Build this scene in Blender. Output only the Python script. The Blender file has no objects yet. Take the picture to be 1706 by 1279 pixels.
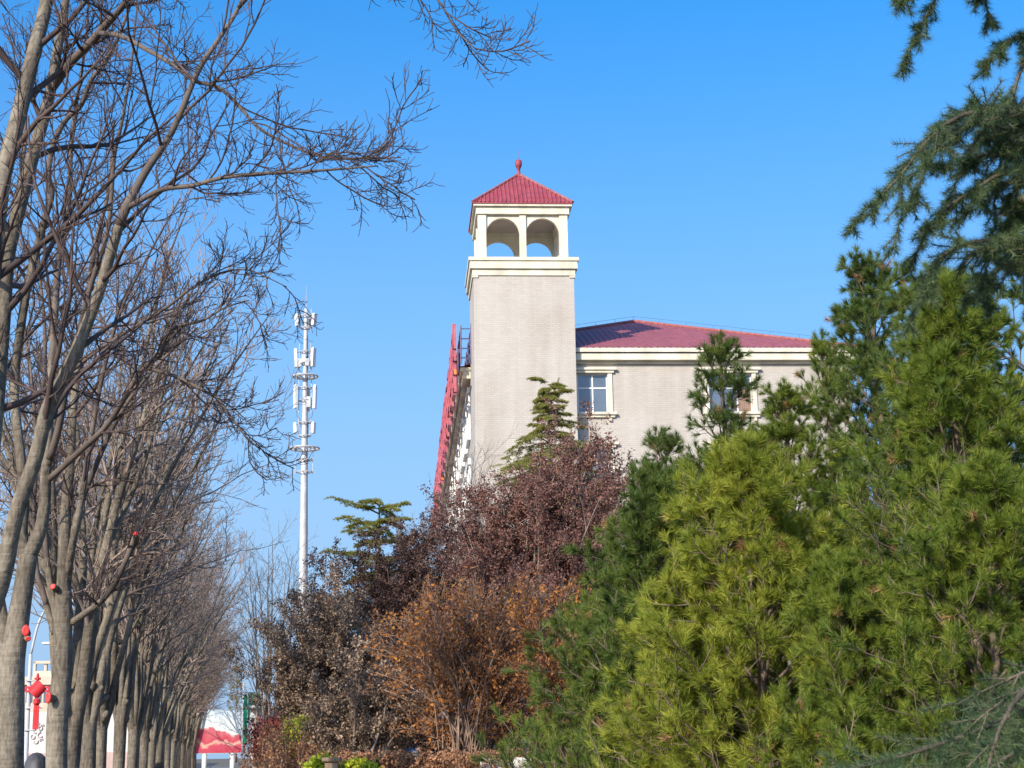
import bpy, math, random
import numpy as np
from mathutils import Vector, Matrix

SC = bpy.context.scene
COL = SC.collection
R_ = math.radians

# ------------------------------------------------------------------ camera
IW, IH, FPX = 1706.0, 1279.0, 2750.0
CX, CY = IW / 2, IH / 2
HORIZON = 1255.0
EYE = np.array([0.0, 0.0, 1.6])
pitch = math.atan((HORIZON - CY) / FPX)
roll = 0.016
F0 = np.array([0, math.cos(pitch), math.sin(pitch)])
U0 = np.array([0, -math.sin(pitch), math.cos(pitch)])
R0 = np.array([1.0, 0, 0])
cr, sr = math.cos(roll), math.sin(roll)
CU = U0 * cr + R0 * sr
CR = R0 * cr - U0 * sr
cam_d = bpy.data.cameras.new('camera')
cam_d.sensor_fit = 'HORIZONTAL'
cam_d.sensor_width = 36.0
cam_d.lens = 36.0 * FPX / IW
cam_d.clip_start = 0.1
cam_d.clip_end = 6000
cam = bpy.data.objects.new('camera', cam_d)
COL.objects.link(cam)
cam.matrix_world = Matrix(((CR[0], CU[0], -F0[0], EYE[0]), (CR[1], CU[1], -F0[1], EYE[1]),
                           (CR[2], CU[2], -F0[2], EYE[2]), (0, 0, 0, 1)))
cam_d.dof.use_dof = True
cam_d.dof.focus_distance = 45.0
cam_d.dof.aperture_fstop = 14.0
SC.camera = cam

# ------------------------------------------------------------------ sun, sky, exposure
SUN_EL, SUN_AZ = 27.0, 33.0          # the sun stands behind the camera, to its left
sd = np.array([-math.sin(R_(SUN_AZ)) * math.cos(R_(SUN_EL)), -math.cos(R_(SUN_AZ)) * math.cos(R_(SUN_EL)), math.sin(R_(SUN_EL))])
sun_d = bpy.data.lights.new('sun', 'SUN')
sun_d.energy = 4.6
sun_d.angle = R_(0.5)
sun_d.color = (1.0, 0.905, 0.77)
sun = bpy.data.objects.new('sun', sun_d)
COL.objects.link(sun)
sun.rotation_euler = Vector(sd).to_track_quat('Z', 'Y').to_euler()

world = bpy.data.worlds.new('World')
SC.world = world
world.use_nodes = True
wn, wl = world.node_tree.nodes, world.node_tree.links
bg = wn['Background']
sky = wn.new('ShaderNodeTexSky')
sky.sky_type = 'NISHITA'
sky.sun_disc = False
sky.sun_elevation = R_(SUN_EL)
sky.sun_rotation = math.atan2(sd[0], sd[1])
sky.air_density = 1.0
sky.dust_density = 3.0
sky.ozone_density = 8.0
hsv = wn.new('ShaderNodeHueSaturation')
hsv.inputs['Saturation'].default_value = 1.32
hsv.inputs['Value'].default_value = 2.08
sgm = wn.new('ShaderNodeGamma'); sgm.inputs['Gamma'].default_value = 0.8
wl.new(sky.outputs[0], sgm.inputs['Color']); wl.new(sgm.outputs[0], hsv.inputs['Color'])
# clear winter air: the lowest band of sky stays pale blue
wtc = wn.new('ShaderNodeTexCoord'); wsx = wn.new('ShaderNodeSeparateXYZ'); wl.new(wtc.outputs['Generated'], wsx.inputs[0])
wmr = wn.new('ShaderNodeMapRange'); wmr.inputs[1].default_value = 0.0; wmr.inputs[2].default_value = 0.5; wmr.inputs[3].default_value = 0.9; wmr.inputs[4].default_value = 0.0
wmr.interpolation_type = 'SMOOTHSTEP'
wl.new(wsx.outputs['Z'], wmr.inputs[0])
wmx = wn.new('ShaderNodeMix'); wmx.data_type = 'RGBA'; wmx.inputs[7].default_value = (2.26, 3.5, 5.25, 1)
wl.new(wmr.outputs[0], wmx.inputs[0]); wl.new(hsv.outputs[0], wmx.inputs[6]); wl.new(wmx.outputs[2], bg.inputs['Color'])
bg.inputs['Strength'].default_value = 0.139
SC.view_settings.view_transform = 'Standard'
SC.view_settings.look = 'None'
SC.view_settings.exposure = 0.35
SC.view_settings.gamma = 1.0
SC.cycles.max_bounces = 6
SC.cycles.diffuse_bounces = 3
SC.cycles.transparent_max_bounces = 8

# ------------------------------------------------------------------ pixel <-> place helpers
def ray(px, py):
    return F0 + CR * ((px - CX) / FPX) + CU * ((CY - py) / FPX)
def P(px, py, Y):
    d = ray(px, py)
    return EYE + d * (Y / d[1])
def mpp(Y):
    return Y / FPX / math.cos(pitch)
hd = ray(384, 1262.5)
ROWU = np.array([hd[0], hd[1], 0]) / math.hypot(hd[0], hd[1])
ROWN = np.array([ROWU[1], -ROWU[0], 0])       # to the right of the walk
def ROW(s, lat, z=0.0):
    p = ROWU * s + ROWN * lat
    return np.array([p[0], p[1], z])

# ------------------------------------------------------------------ mesh helpers
class MB:
    def __init__(self):
        self.v, self.f, self.m, self.n = [], [], [], 0
    def add(self, v, f, mat=0):
        v = np.asarray(v, float).reshape(-1, 3)
        f = np.asarray(f, int)
        self.v.append(v); self.f.append(f + self.n); self.m.append(mat)
        self.n += len(v)
    def box(self, x0, x1, y0, y1, z0, z1, mat=0, M=None):
        v = np.array([[x, y, z] for z in (z0, z1) for x, y in ((x0, y0), (x1, y0), (x1, y1), (x0, y1))], float)
        if M is not None:
            v = v @ M[:3, :3].T + M[:3, 3]
        self.add(v, [[0, 3, 2, 1], [4, 5, 6, 7], [0, 1, 5, 4], [1, 2, 6, 5], [2, 3, 7, 6], [3, 0, 4, 7]], mat)
    def bbox(self, x0, x1, y0, y1, z0, z1, b=0.02, mat=0):
        """box with chamfered vertical and horizontal edges"""
        bm_v = []
        xs, ys, zs = (x0, x1), (y0, y1), (z0, z1)
        for k, z in enumerate(zs):
            sz = b if k == 0 else -b
            for (zz, ins) in ((z, b), (z + sz, 0)):
                for (cx, sx, cy, sy) in ((x0, 1, y0, 1), (x1, -1, y0, 1), (x1, -1, y1, -1), (x0, 1, y1, -1)):
                    bm_v.append((cx + sx * ins, cy + sy * ins, zz))
        v = np.array(bm_v)      # rings: 0-3 bottom cap, 4-7 lower, 8-11 top cap, 12-15 upper
        f = [[3, 2, 1, 0], [8, 9, 10, 11]]
        for i in range(4):
            j = (i + 1) % 4
            f += [[i, j, 4 + j, 4 + i], [4 + i, 4 + j, 12 + j, 12 + i], [12 + i, 12 + j, 8 + j, 8 + i]]
        self.add(v, f, mat)
    def tubes(self, Pts, Rad, n=4, mat=0, cap=False):
        Pts = np.asarray(Pts, float); Rad = np.asarray(Rad, float)
        N, K, _ = Pts.shape
        T = np.gradient(Pts, axis=1)
        T /= np.linalg.norm(T, axis=2, keepdims=True) + 1e-9
        ref = np.eye(3)[np.abs(T).max(axis=1).argmin(axis=1)]
        A = np.cross(T, ref[:, None, :]); A /= np.linalg.norm(A, axis=2, keepdims=True) + 1e-9
        B = np.cross(T, A)
        an = np.arange(n) * 2 * math.pi / n
        ring = (A[:, :, None, :] * np.cos(an)[None, None, :, None] + B[:, :, None, :] * np.sin(an)[None, None, :, None])
        V = Pts[:, :, None, :] + ring * Rad[:, :, None, None]
        base = (np.arange(N) * K * n)[:, None, None]
        k = np.arange(K - 1)[None, :, None] * n
        i = np.arange(n)[None, None, :]; j = (np.arange(n)[None, None, :] + 1) % n
        Fq = np.stack([base + k + i, base + k + n + i, base + k + n + j, base + k + j], axis=-1).reshape(-1, 4)
        self.add(V.reshape(-1, 3), Fq, mat)
        if cap:
            for q in range(N):
                o = q * K * n
                self.f.append(np.array([[o + x for x in range(n)]]) + self.n - N * K * n); self.m.append(mat)
                self.f.append(np.array([[o + (K - 1) * n + x for x in reversed(range(n))]]) + self.n - N * K * n); self.m.append(mat)
    def tube(self, pts, r, n=8, mat=0, cap=True):
        pts = np.asarray(pts, float)
        r = np.full(len(pts), r) if np.isscalar(r) else np.asarray(r, float)
        self.tubes(pts[None], r[None], n, mat, cap)
    def lathe(self, prof, c=(0, 0, 0), n=16, mat=0):
        an = np.arange(n) * 2 * math.pi / n
        V = [[c[0] + r * math.cos(a), c[1] + r * math.sin(a), c[2] + z] for r, z in prof for a in an]
        K = len(prof)
        f = [[k * n + i, k * n + (i + 1) % n, (k + 1) * n + (i + 1) % n, (k + 1) * n + i] for k in range(K - 1) for i in range(n)]
        self.add(V, f, mat)
    def build(self, name, mats, parent=None, smooth=False):
        if not isinstance(mats, (list, tuple)): mats = [mats]
        me = bpy.data.meshes.new(name)
        V = np.concatenate(self.v)
        li = np.concatenate([f.ravel() for f in self.f])
        cnt = np.concatenate([np.full(len(f), f.shape[1]) for f in self.f])
        mi = np.concatenate([np.full(len(f), m) for f, m in zip(self.f, self.m)])
        me.vertices.add(len(V)); me.vertices.foreach_set('co', V.ravel())
        me.loops.add(len(li)); me.loops.foreach_set('vertex_index', li.astype(np.int32))
        me.polygons.add(len(cnt))
        st = np.concatenate([[0], np.cumsum(cnt)[:-1]])
        me.polygons.foreach_set('loop_start', st.astype(np.int32))
        me.polygons.foreach_set('material_index', mi.astype(np.int32))
        me.polygons.foreach_set('use_smooth', np.full(len(cnt), bool(smooth)))
        for m in mats: me.materials.append(m)
        me.update(calc_edges=True)
        me.validate()
        o = bpy.data.objects.new(name, me)
        COL.objects.link(o)
        if parent: o.parent = parent
        return o

def tag(o, label=None, cat=None, group=None, kind=None):
    if label: o['label'] = label
    if cat: o['category'] = cat
    if group: o['group'] = group
    if kind: o['kind'] = kind
    return o
def thing(name, label, cat, loc=(0, 0, 0), rz=0.0, group=None):
    o = bpy.data.objects.new(name, None)
    o.empty_display_size = 0.3
    COL.objects.link(o)
    o.location = loc; o.rotation_euler = (0, 0, rz)
    return tag(o, label, cat, group)
def copy_tree(root, loc, rz, sc=1.0, label=None):
    r = root.copy(); COL.objects.link(r)
    r.location = loc; r.rotation_euler = (0, 0, rz); r.scale = (sc, sc, sc) if np.isscalar(sc) else sc
    if label: r['label'] = label
    for ch in list(root.children):
        c = ch.copy(); COL.objects.link(c); c.parent = r
        for g in list(ch.children):
            d = g.copy(); COL.objects.link(d); d.parent = c
    return r

# ------------------------------------------------------------------ materials
def nodes_of(name):
    m = bpy.data.materials.new(name); m.use_nodes = True
    nt = m.node_tree
    return m, nt.nodes, nt.links, nt.nodes['Principled BSDF']
def ramp(n, cols):
    r = n.new('ShaderNodeValToRGB')
    els = r.color_ramp.elements
    while len(els) < len(cols): els.new(0.5)
    for i, c in enumerate(cols):
        els[i].position = c[0]; els[i].color = (*c[1], 1)
    return r
def mat_noise(name, cols, scale=5.0, rough=0.8, detail=4.0, bump=0.0, bscale=30.0, stretch=(1, 1, 1), metallic=0.0, spec=0.3):
    m, n, l, b = nodes_of(name)
    tc = n.new('ShaderNodeTexCoord'); mp = n.new('ShaderNodeMapping')
    mp.inputs['Scale'].default_value = stretch
    l.new(tc.outputs['Object'], mp.inputs['Vector'])
    tx = n.new('ShaderNodeTexNoise'); tx.inputs['Scale'].default_value = scale; tx.inputs['Detail'].default_value = detail
    l.new(mp.outputs[0], tx.inputs['Vector'])
    k = len(cols)
    rp = ramp(n, [(0.3 + 0.4 * i / max(1, k - 1), c) for i, c in enumerate(cols)])
    l.new(tx.outputs[0], rp.inputs[0]); l.new(rp.outputs[0], b.inputs['Base Color'])
    b.inputs['Roughness'].default_value = rough
    b.inputs['Metallic'].default_value = metallic
    b.inputs['Specular IOR Level'].default_value = spec
    if bump:
        t2 = n.new('ShaderNodeTexNoise'); t2.inputs['Scale'].default_value = bscale; t2.inputs['Detail'].default_value = 5
        l.new(mp.outputs[0], t2.inputs['Vector'])
        bp = n.new('ShaderNodeBump'); bp.inputs['Strength'].default_value = bump; bp.inputs['Distance'].default_value = 0.02
        l.new(t2.outputs[0], bp.inputs['Height']); l.new(bp.outputs[0], b.inputs['Normal'])
    return m
def mat_leaf(name, cols, patch=1.2, trans=0.3, rough=0.55, mixisl=0.6):
    """leaf or needle: colour varies leaf by leaf and in clumps"""
    m, n, l, b = nodes_of(name)
    geo = n.new('ShaderNodeNewGeometry')
    tc = n.new('ShaderNodeTexCoord')
    tx = n.new('ShaderNodeTexNoise'); tx.inputs['Scale'].default_value = patch; tx.inputs['Detail'].default_value = 2
    l.new(tc.outputs['Object'], tx.inputs['Vector'])
    mx = n.new('ShaderNodeMix'); mx.data_type = 'FLOAT'
    mx.inputs[0].default_value = mixisl
    l.new(tx.outputs[0], mx.inputs[2]); l.new(geo.outputs['Random Per Island'], mx.inputs[3])
    k = len(cols)
    rp = ramp(n, [(0.15 + 0.7 * i / max(1, k - 1), c) for i, c in enumerate(cols)])
    l.new(mx.outputs[0], rp.inputs[0]); l.new(rp.outputs[0], b.inputs['Base Color'])
    b.inputs['Roughness'].default_value = rough
    b.inputs['Specular IOR Level'].default_value = 0.25
    tr = n.new('ShaderNodeBsdfTranslucent'); l.new(rp.outputs[0], tr.inputs['Color'])
    ms = n.new('ShaderNodeMixShader'); ms.inputs[0].default_value = trans
    out = n['Material Output']
    l.new(b.outputs[0], ms.inputs[1]); l.new(tr.outputs[0], ms.inputs[2]); l.new(ms.outputs[0], out.inputs['Surface'])
    return m
def mat_bark(name, c1, c2, c3, bands=9.0, bump=0.5):
    m, n, l, b = nodes_of(name)
    tc = n.new('ShaderNodeTexCoord'); oi = n.new('ShaderNodeObjectInfo')
    of = n.new('ShaderNodeVectorMath'); of.operation = 'ADD'
    l.new(tc.outputs['Object'], of.inputs[0]); l.new(oi.outputs['Location'], of.inputs[1])
    def noise(sc, scale, det=5):
        mp = n.new('ShaderNodeMapping'); mp.inputs['Scale'].default_value = sc; l.new(of.outputs[0], mp.inputs['Vector'])
        t = n.new('ShaderNodeTexNoise'); t.inputs['Scale'].default_value = scale; t.inputs['Detail'].default_value = det; l.new(mp.outputs[0], t.inputs['Vector'])
        return t.outputs[0]
    big = noise((1, 1, 0.6), 1.6, 6); fine = noise((1, 1, 0.35), 26.0, 5); ringn = noise((1.2, 1.2, 11), 2.0, 3)
    mx = n.new('ShaderNodeMix'); mx.data_type = 'FLOAT'; mx.inputs[0].default_value = 0.42
    l.new(big, mx.inputs[2]); l.new(fine, mx.inputs[3])
    rp = ramp(n, [(0.36, c1), (0.5, c2), (0.64, c3)]); l.new(mx.outputs[0], rp.inputs[0])
    rr = ramp(n, [(0.30, (0.45, 0.42, 0.40)), (0.46, (1, 1, 1))]); l.new(ringn, rr.inputs[0])
    ml = n.new('ShaderNodeMix'); ml.data_type = 'RGBA'; ml.blend_type = 'MULTIPLY'; ml.inputs[0].default_value = 0.42
    l.new(rp.outputs[0], ml.inputs[6]); l.new(rr.outputs[0], ml.inputs[7]); l.new(ml.outputs[2], b.inputs['Base Color'])
    b.inputs['Roughness'].default_value = 0.9; b.inputs['Specular IOR Level'].default_value = 0.15
    ad = n.new('ShaderNodeMath'); ad.operation = 'ADD'; l.new(fine, ad.inputs[0]); l.new(ringn, ad.inputs[1])
    bp = n.new('ShaderNodeBump'); bp.inputs['Strength'].default_value = bump; bp.inputs['Distance'].default_value = 0.03
    l.new(ad.outputs[0], bp.inputs['Height']); l.new(bp.outputs[0], b.inputs['Normal'])
    return m
def mat_brick(name, c1, c2, mortar, w=0.24, h=0.085):
    m, n, l, b = nodes_of(name)
    geo = n.new('ShaderNodeTexCoord')
    sx = n.new('ShaderNodeSeparateXYZ'); l.new(geo.outputs['Object'], sx.inputs[0])
    ad = n.new('ShaderNodeMath'); ad.operation = 'ADD'
    l.new(sx.outputs['X'], ad.inputs[0]); l.new(sx.outputs['Y'], ad.inputs[1])
    cb = n.new('ShaderNodeCombineXYZ'); l.new(ad.outputs[0], cb.inputs['X']); l.new(sx.outputs['Z'], cb.inputs['Y'])
    br = n.new('ShaderNodeTexBrick')
    br.inputs['Color1'].default_value = (*c1, 1); br.inputs['Color2'].default_value = (*c2, 1); br.inputs['Mortar'].default_value = (*mortar, 1)
    br.inputs['Scale'].default_value = 1.0; br.inputs['Mortar Size'].default_value = 0.011
    br.inputs['Mortar Smooth'].default_value = 0.2
    br.inputs['Brick Width'].default_value = w; br.inputs['Row Height'].default_value = h
    l.new(cb.outputs[0], br.inputs['Vector'])
    tx = n.new('ShaderNodeTexNoise'); tx.inputs['Scale'].default_value = 0.5; tx.inputs['Detail'].default_value = 6
    l.new(geo.outputs['Object'], tx.inputs['Vector'])
    smp = n.new('ShaderNodeMapping'); smp.inputs['Scale'].default_value = (1.6, 1.6, 0.10); l.new(geo.outputs['Object'], smp.inputs['Vector'])
    stx = n.new('ShaderNodeTexNoise'); stx.inputs['Scale'].default_value = 1.3; stx.inputs['Detail'].default_value = 6; l.new(smp.outputs[0], stx.inputs['Vector'])
    sav = n.new('ShaderNodeMix'); sav.data_type = 'FLOAT'; sav.inputs[0].default_value = 0.5; l.new(tx.outputs[0], sav.inputs[2]); l.new(stx.outputs[0], sav.inputs[3])
    rp = ramp(n, [(0.36, (0.84, 0.82, 0.79)), (0.58, (1.0, 1.0, 1.0))]); l.new(sav.outputs[0], rp.inputs[0])
    mx = n.new('ShaderNodeMix'); mx.data_type = 'RGBA'; mx.blend_type = 'MULTIPLY'; mx.inputs[0].default_value = 1
    l.new(br.outputs['Color'], mx.inputs[6]); l.new(rp.outputs[0], mx.inputs[7]); l.new(mx.outputs[2], b.inputs['Base Color'])
    bp = n.new('ShaderNodeBump'); bp.inputs['Strength'].default_value = 0.4; bp.inputs['Distance'].default_value = 0.01; bp.invert = True
    l.new(br.outputs['Fac'], bp.inputs['Height']); l.new(bp.outputs[0], b.inputs['Normal'])
    b.inputs['Roughness'].default_value = 0.85
    return m
def mat_glass(name, col, rough=0.05):
    m, n, l, b = nodes_of(name)
    tc = n.new('ShaderNodeTexCoord'); tx = n.new('ShaderNodeTexNoise'); tx.inputs['Scale'].default_value = 0.7
    l.new(tc.outputs['Object'], tx.inputs['Vector'])
    rp = ramp(n, [(0.35, tuple(c * 0.8 for c in col)), (0.65, tuple(min(1, c * 1.2) for c in col))])
    l.new(tx.outputs[0], rp.inputs[0]); l.new(rp.outputs[0], b.inputs['Base Color'])
    b.inputs['Roughness'].default_value = rough; b.inputs['Specular IOR Level'].default_value = 1.0
    b.inputs['Coat Weight'].default_value = 0.6; b.inputs['Coat Roughness'].default_value = 0.03
    return m

M_BRICK = mat_brick('pale_brick', (0.485, 0.44, 0.388), (0.53, 0.485, 0.428), (0.43, 0.386, 0.34))
M_CREAM = mat_noise('cream_plaster', [(0.50, 0.46, 0.36), (0.68, 0.625, 0.49), (0.74, 0.69, 0.56)], 1.5, 0.8, 7, 0.1, 20, (1, 1, 0.3))
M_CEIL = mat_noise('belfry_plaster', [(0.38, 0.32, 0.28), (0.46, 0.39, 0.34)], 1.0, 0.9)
M_TILE = mat_noise('red_roof_tile', [(0.25, 0.075, 0.085), (0.30, 0.09, 0.10), (0.34, 0.115, 0.125)], 3.0, 0.55, 5, 0.2, 15)
M_TTILE = mat_noise('glazed_red_tile', [(0.25, 0.045, 0.06), (0.30, 0.06, 0.075), (0.34, 0.08, 0.095)], 3.0, 0.5, 5, 0.2, 15)
M_RIDGE = mat_noise('ridge_tile', [(0.27, 0.085, 0.085), (0.36, 0.14, 0.13)], 4.0, 0.6)
M_WHITE = mat_noise('white_frame', [(0.76, 0.76, 0.73), (0.82, 0.82, 0.79)], 3.0, 0.5)
M_GLASS = mat_glass('window_glass', (0.10, 0.13, 0.17))
M_CURTAIN = mat_noise('brown_curtain', [(0.22, 0.14, 0.10), (0.30, 0.2, 0.15)], 6, 0.8, 3, 0, 1, (8, 8, 0.5))
M_REDSIGN = mat_noise('sign_red', [(0.48, 0.07, 0.085), (0.60, 0.15, 0.16)], 1.2, 0.45)
M_ORANGE = mat_noise('sign_orange', [(0.70, 0.17, 0.05), (0.75, 0.25, 0.07)], 1.5, 0.5)
M_SIGNSIDE = mat_noise('sign_return_pink', [(0.30, 0.07, 0.11), (0.50, 0.17, 0.18)], 1.5, 0.5)
M_STEEL = mat_noise('purple_grey_steel', [(0.10, 0.08, 0.14), (0.15, 0.12, 0.19)], 3, 0.5, 4, 0, 1, (1, 1, 1), 0.3)
M_GALV = mat_noise('galvanised_white', [(0.40, 0.41, 0.42), (0.52, 0.53, 0.54)], 2.0, 0.45, 6)
M_PANEL = mat_noise('antenna_cover', [(0.60, 0.60, 0.58), (0.70, 0.70, 0.68)], 2, 0.5)
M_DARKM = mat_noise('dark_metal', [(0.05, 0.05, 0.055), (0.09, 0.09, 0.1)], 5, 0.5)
M_BARK = mat_bark('tan_bark', (0.085, 0.070, 0.053), (0.165, 0.138, 0.105), (0.28, 0.24, 0.182))
M_LIMB = mat_noise('dark_limb_bark', [(0.06, 0.045, 0.038), (0.115, 0.088, 0.072), (0.17, 0.13, 0.105)], 2.5, 0.8, 5, 0.3, 30)
M_TWIG = mat_noise('dark_twig_bark', [(0.04, 0.028, 0.027), (0.08, 0.054, 0.047), (0.125, 0.08, 0.068)], 2.0, 0.75)
M_TWIGR = mat_noise('reddish_twig_bark', [(0.11, 0.085, 0.07), (0.24, 0.18, 0.145), (0.36, 0.265, 0.215)], 1.0, 0.75)
M_GREYSTEM = mat_noise('grey_stem', [(0.16, 0.13, 0.11), (0.30, 0.25, 0.21)], 4.0, 0.8)
M_SWITCH = mat_noise('pale_switch', [(0.17, 0.11, 0.075), (0.32, 0.22, 0.16)], 4.0, 0.8)
M_STEM = mat_noise('brown_stem', [(0.13, 0.08, 0.055), (0.26, 0.17, 0.12)], 4.0, 0.8)
M_REDPAINT = mat_noise('red_wound_paint', [(0.62, 0.03, 0.03), (0.72, 0.06, 0.05)], 9, 0.5)
M_PINEBARK = mat_noise('pine_bark', [(0.09, 0.065, 0.05), (0.22, 0.165, 0.125)], 8, 0.85)
M_CEDBARK = mat_noise('cedar_bark', [(0.06, 0.05, 0.04), (0.15, 0.12, 0.09)], 8, 0.85)
M_PINE = mat_leaf('pine_needles', [(0.035, 0.085, 0.016), (0.30, 0.345, 0.04), (0.62, 0.58, 0.10)], 3.5, 0.45, 0.45, 0.4)
M_PINEM = mat_leaf('mid_green_shaded_pine_needles', [(0.03, 0.075, 0.016), (0.15, 0.215, 0.028), (0.44, 0.45, 0.065)], 3.0, 0.4, 0.45, 0.4)  # mid green; on the right-hand pines the cedar's shade is put into this colour
M_PINED = mat_leaf('deep_green_pine_needles', [(0.025, 0.06, 0.018), (0.10, 0.155, 0.03), (0.27, 0.31, 0.06)], 3.5, 0.35, 0.45, 0.4)
M_DEADN = mat_leaf('dead_needles', [(0.16, 0.08, 0.03), (0.34, 0.18, 0.07), (0.5, 0.3, 0.13)], 3, 0.2, 0.6, 0.6)
M_CEDAR = mat_leaf('cedar_needles', [(0.09, 0.10, 0.025), (0.34, 0.34, 0.08), (0.56, 0.52, 0.14)], 2.0, 0.5, 0.5, 0.5)
M_BLUECEDAR = mat_leaf('blue_green_cedar_needles', [(0.02, 0.055, 0.028), (0.085, 0.145, 0.065), (0.32, 0.38, 0.14)], 4.0, 0.4, 0.5, 0.5)
M_RUSSET = mat_leaf('russet_leaves', [(0.10, 0.042, 0.034), (0.23, 0.108, 0.085), (0.36, 0.205, 0.16)], 1.0, 0.25, 0.75, 0.75)
M_PLUM = mat_leaf('dark_plum_leaves', [(0.05, 0.028, 0.024), (0.12, 0.068, 0.055), (0.23, 0.14, 0.11)], 1.0, 0.15, 0.6, 0.75)
M_DRAB = mat_leaf('drab_brown_leaves', [(0.10, 0.065, 0.045), (0.28, 0.19, 0.13), (0.48, 0.36, 0.255)], 0.9, 0.2, 0.6, 0.75)
M_AMBER = mat_leaf('amber_leaves', [(0.13, 0.065, 0.04), (0.27, 0.12, 0.055), (0.46, 0.185, 0.05), (0.74, 0.31, 0.05)], 1.0, 0.3, 0.6, 0.45)
M_HEDGE = mat_leaf('rust_hedge_leaves', [(0.16, 0.07, 0.04), (0.34, 0.165, 0.085), (0.52, 0.29, 0.15)], 0.7, 0.25, 0.7, 0.7)
M_REDHEDGE = mat_leaf('dark_red_leaves', [(0.12, 0.02, 0.02), (0.25, 0.04, 0.04), (0.33, 0.09, 0.07)], 1.0, 0.25, 0.6, 0.7)
M_LIME = mat_leaf('lime_yellow_leaves', [(0.18, 0.28, 0.02), (0.38, 0.45, 0.03), (0.6, 0.5, 0.04)], 2.0, 0.35, 0.5, 0.5)
M_OLIVE = mat_leaf('olive_needles', [(0.14, 0.125, 0.035), (0.32, 0.26, 0.075), (0.46, 0.36, 0.11)], 1.0, 0.25, 0.6, 0.5)
M_SOIL = mat_noise('garden_soil', [(0.09, 0.065, 0.045), (0.17, 0.13, 0.09)], 1.5, 0.95)
M_GROUND = mat_noise('dry_ground', [(0.12, 0.10, 0.07), (0.19, 0.16, 0.11)], 0.4, 0.95)
M_PAVE = mat_brick('paving', (0.27, 0.25, 0.23), (0.32, 0.29, 0.27), (0.18, 0.17, 0.16), 0.4, 0.4)
M_ASPH = mat_noise('asphalt', [(0.045, 0.045, 0.047), (0.06, 0.06, 0.06)], 8, 0.9)
M_KERB = mat_noise('kerb_stone', [(0.36, 0.35, 0.33), (0.46, 0.45, 0.43)], 4, 0.85)
M_STONEW = mat_noise('white_stone', [(0.62, 0.60, 0.57), (0.72, 0.70, 0.66)], 2, 0.8)
M_RELIEF = mat_noise('pale_pink_stone', [(0.56, 0.48, 0.45), (0.64, 0.56, 0.53)], 3, 0.8)
M_PINKST = mat_noise('pink_stone', [(0.50, 0.36, 0.32), (0.60, 0.45, 0.40)], 3, 0.8)
M_BEIGE = mat_noise('beige_render', [(0.52, 0.45, 0.34), (0.60, 0.53, 0.42)], 1, 0.85)
M_KNOT = mat_noise('knot_red', [(0.60, 0.025, 0.035), (0.70, 0.05, 0.06)], 4, 0.5)
M_GREEN = mat_noise('green_board', [(0.01, 0.20, 0.11), (0.02, 0.26, 0.15)], 2, 0.5)
M_COVER = mat_noise('grey_cover', [(0.035, 0.035, 0.04), (0.12, 0.12, 0.125)], 4, 0.55, 4, 0.4, 8, (1, 1, 0.4))
M_WOOD = mat_noise('old_wood', [(0.16, 0.11, 0.07), (0.28, 0.2, 0.14)], 5, 0.85, 4, 0, 1, (6, 6, 0.6))
M_BLUEP = mat_noise('blue_paint', [(0.03, 0.09, 0.22), (0.05, 0.13, 0.28)], 2, 0.4)
M_TYRE = mat_noise('tyre_rubber', [(0.02, 0.02, 0.02), (0.035, 0.035, 0.035)], 8, 0.9)

# ------------------------------------------------------------------ plant growing
def norm(a):
    return a / (np.linalg.norm(a, axis=-1, keepdims=True) + 1e-9)
def catmull(pts, sub=4):
    pts = np.asarray(pts, float)
    p = np.vstack([2 * pts[0] - pts[1], pts, 2 * pts[-1] - pts[-2]])
    out = []
    for i in range(1, len(p) - 2):
        for k in range(sub):
            t = k / sub
            out.append(0.5 * ((2 * p[i]) + (-p[i - 1] + p[i + 1]) * t + (2 * p[i - 1] - 5 * p[i] + 4 * p[i + 1] - p[i + 2]) * t * t
                              + (-p[i - 1] + 3 * p[i] - 3 * p[i + 1] + p[i + 2]) * t ** 3))
    out.append(pts[-1])
    return np.array(out)
def resample(pts, K):
    pts = np.asarray(pts, float)
    d = np.concatenate([[0], np.cumsum(np.linalg.norm(np.diff(pts[:, :3], axis=0), axis=1))])
    t = np.linspace(0, d[-1], K)
    return np.stack([np.interp(t, d, pts[:, c]) for c in range(pts.shape[1])], axis=1)
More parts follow.
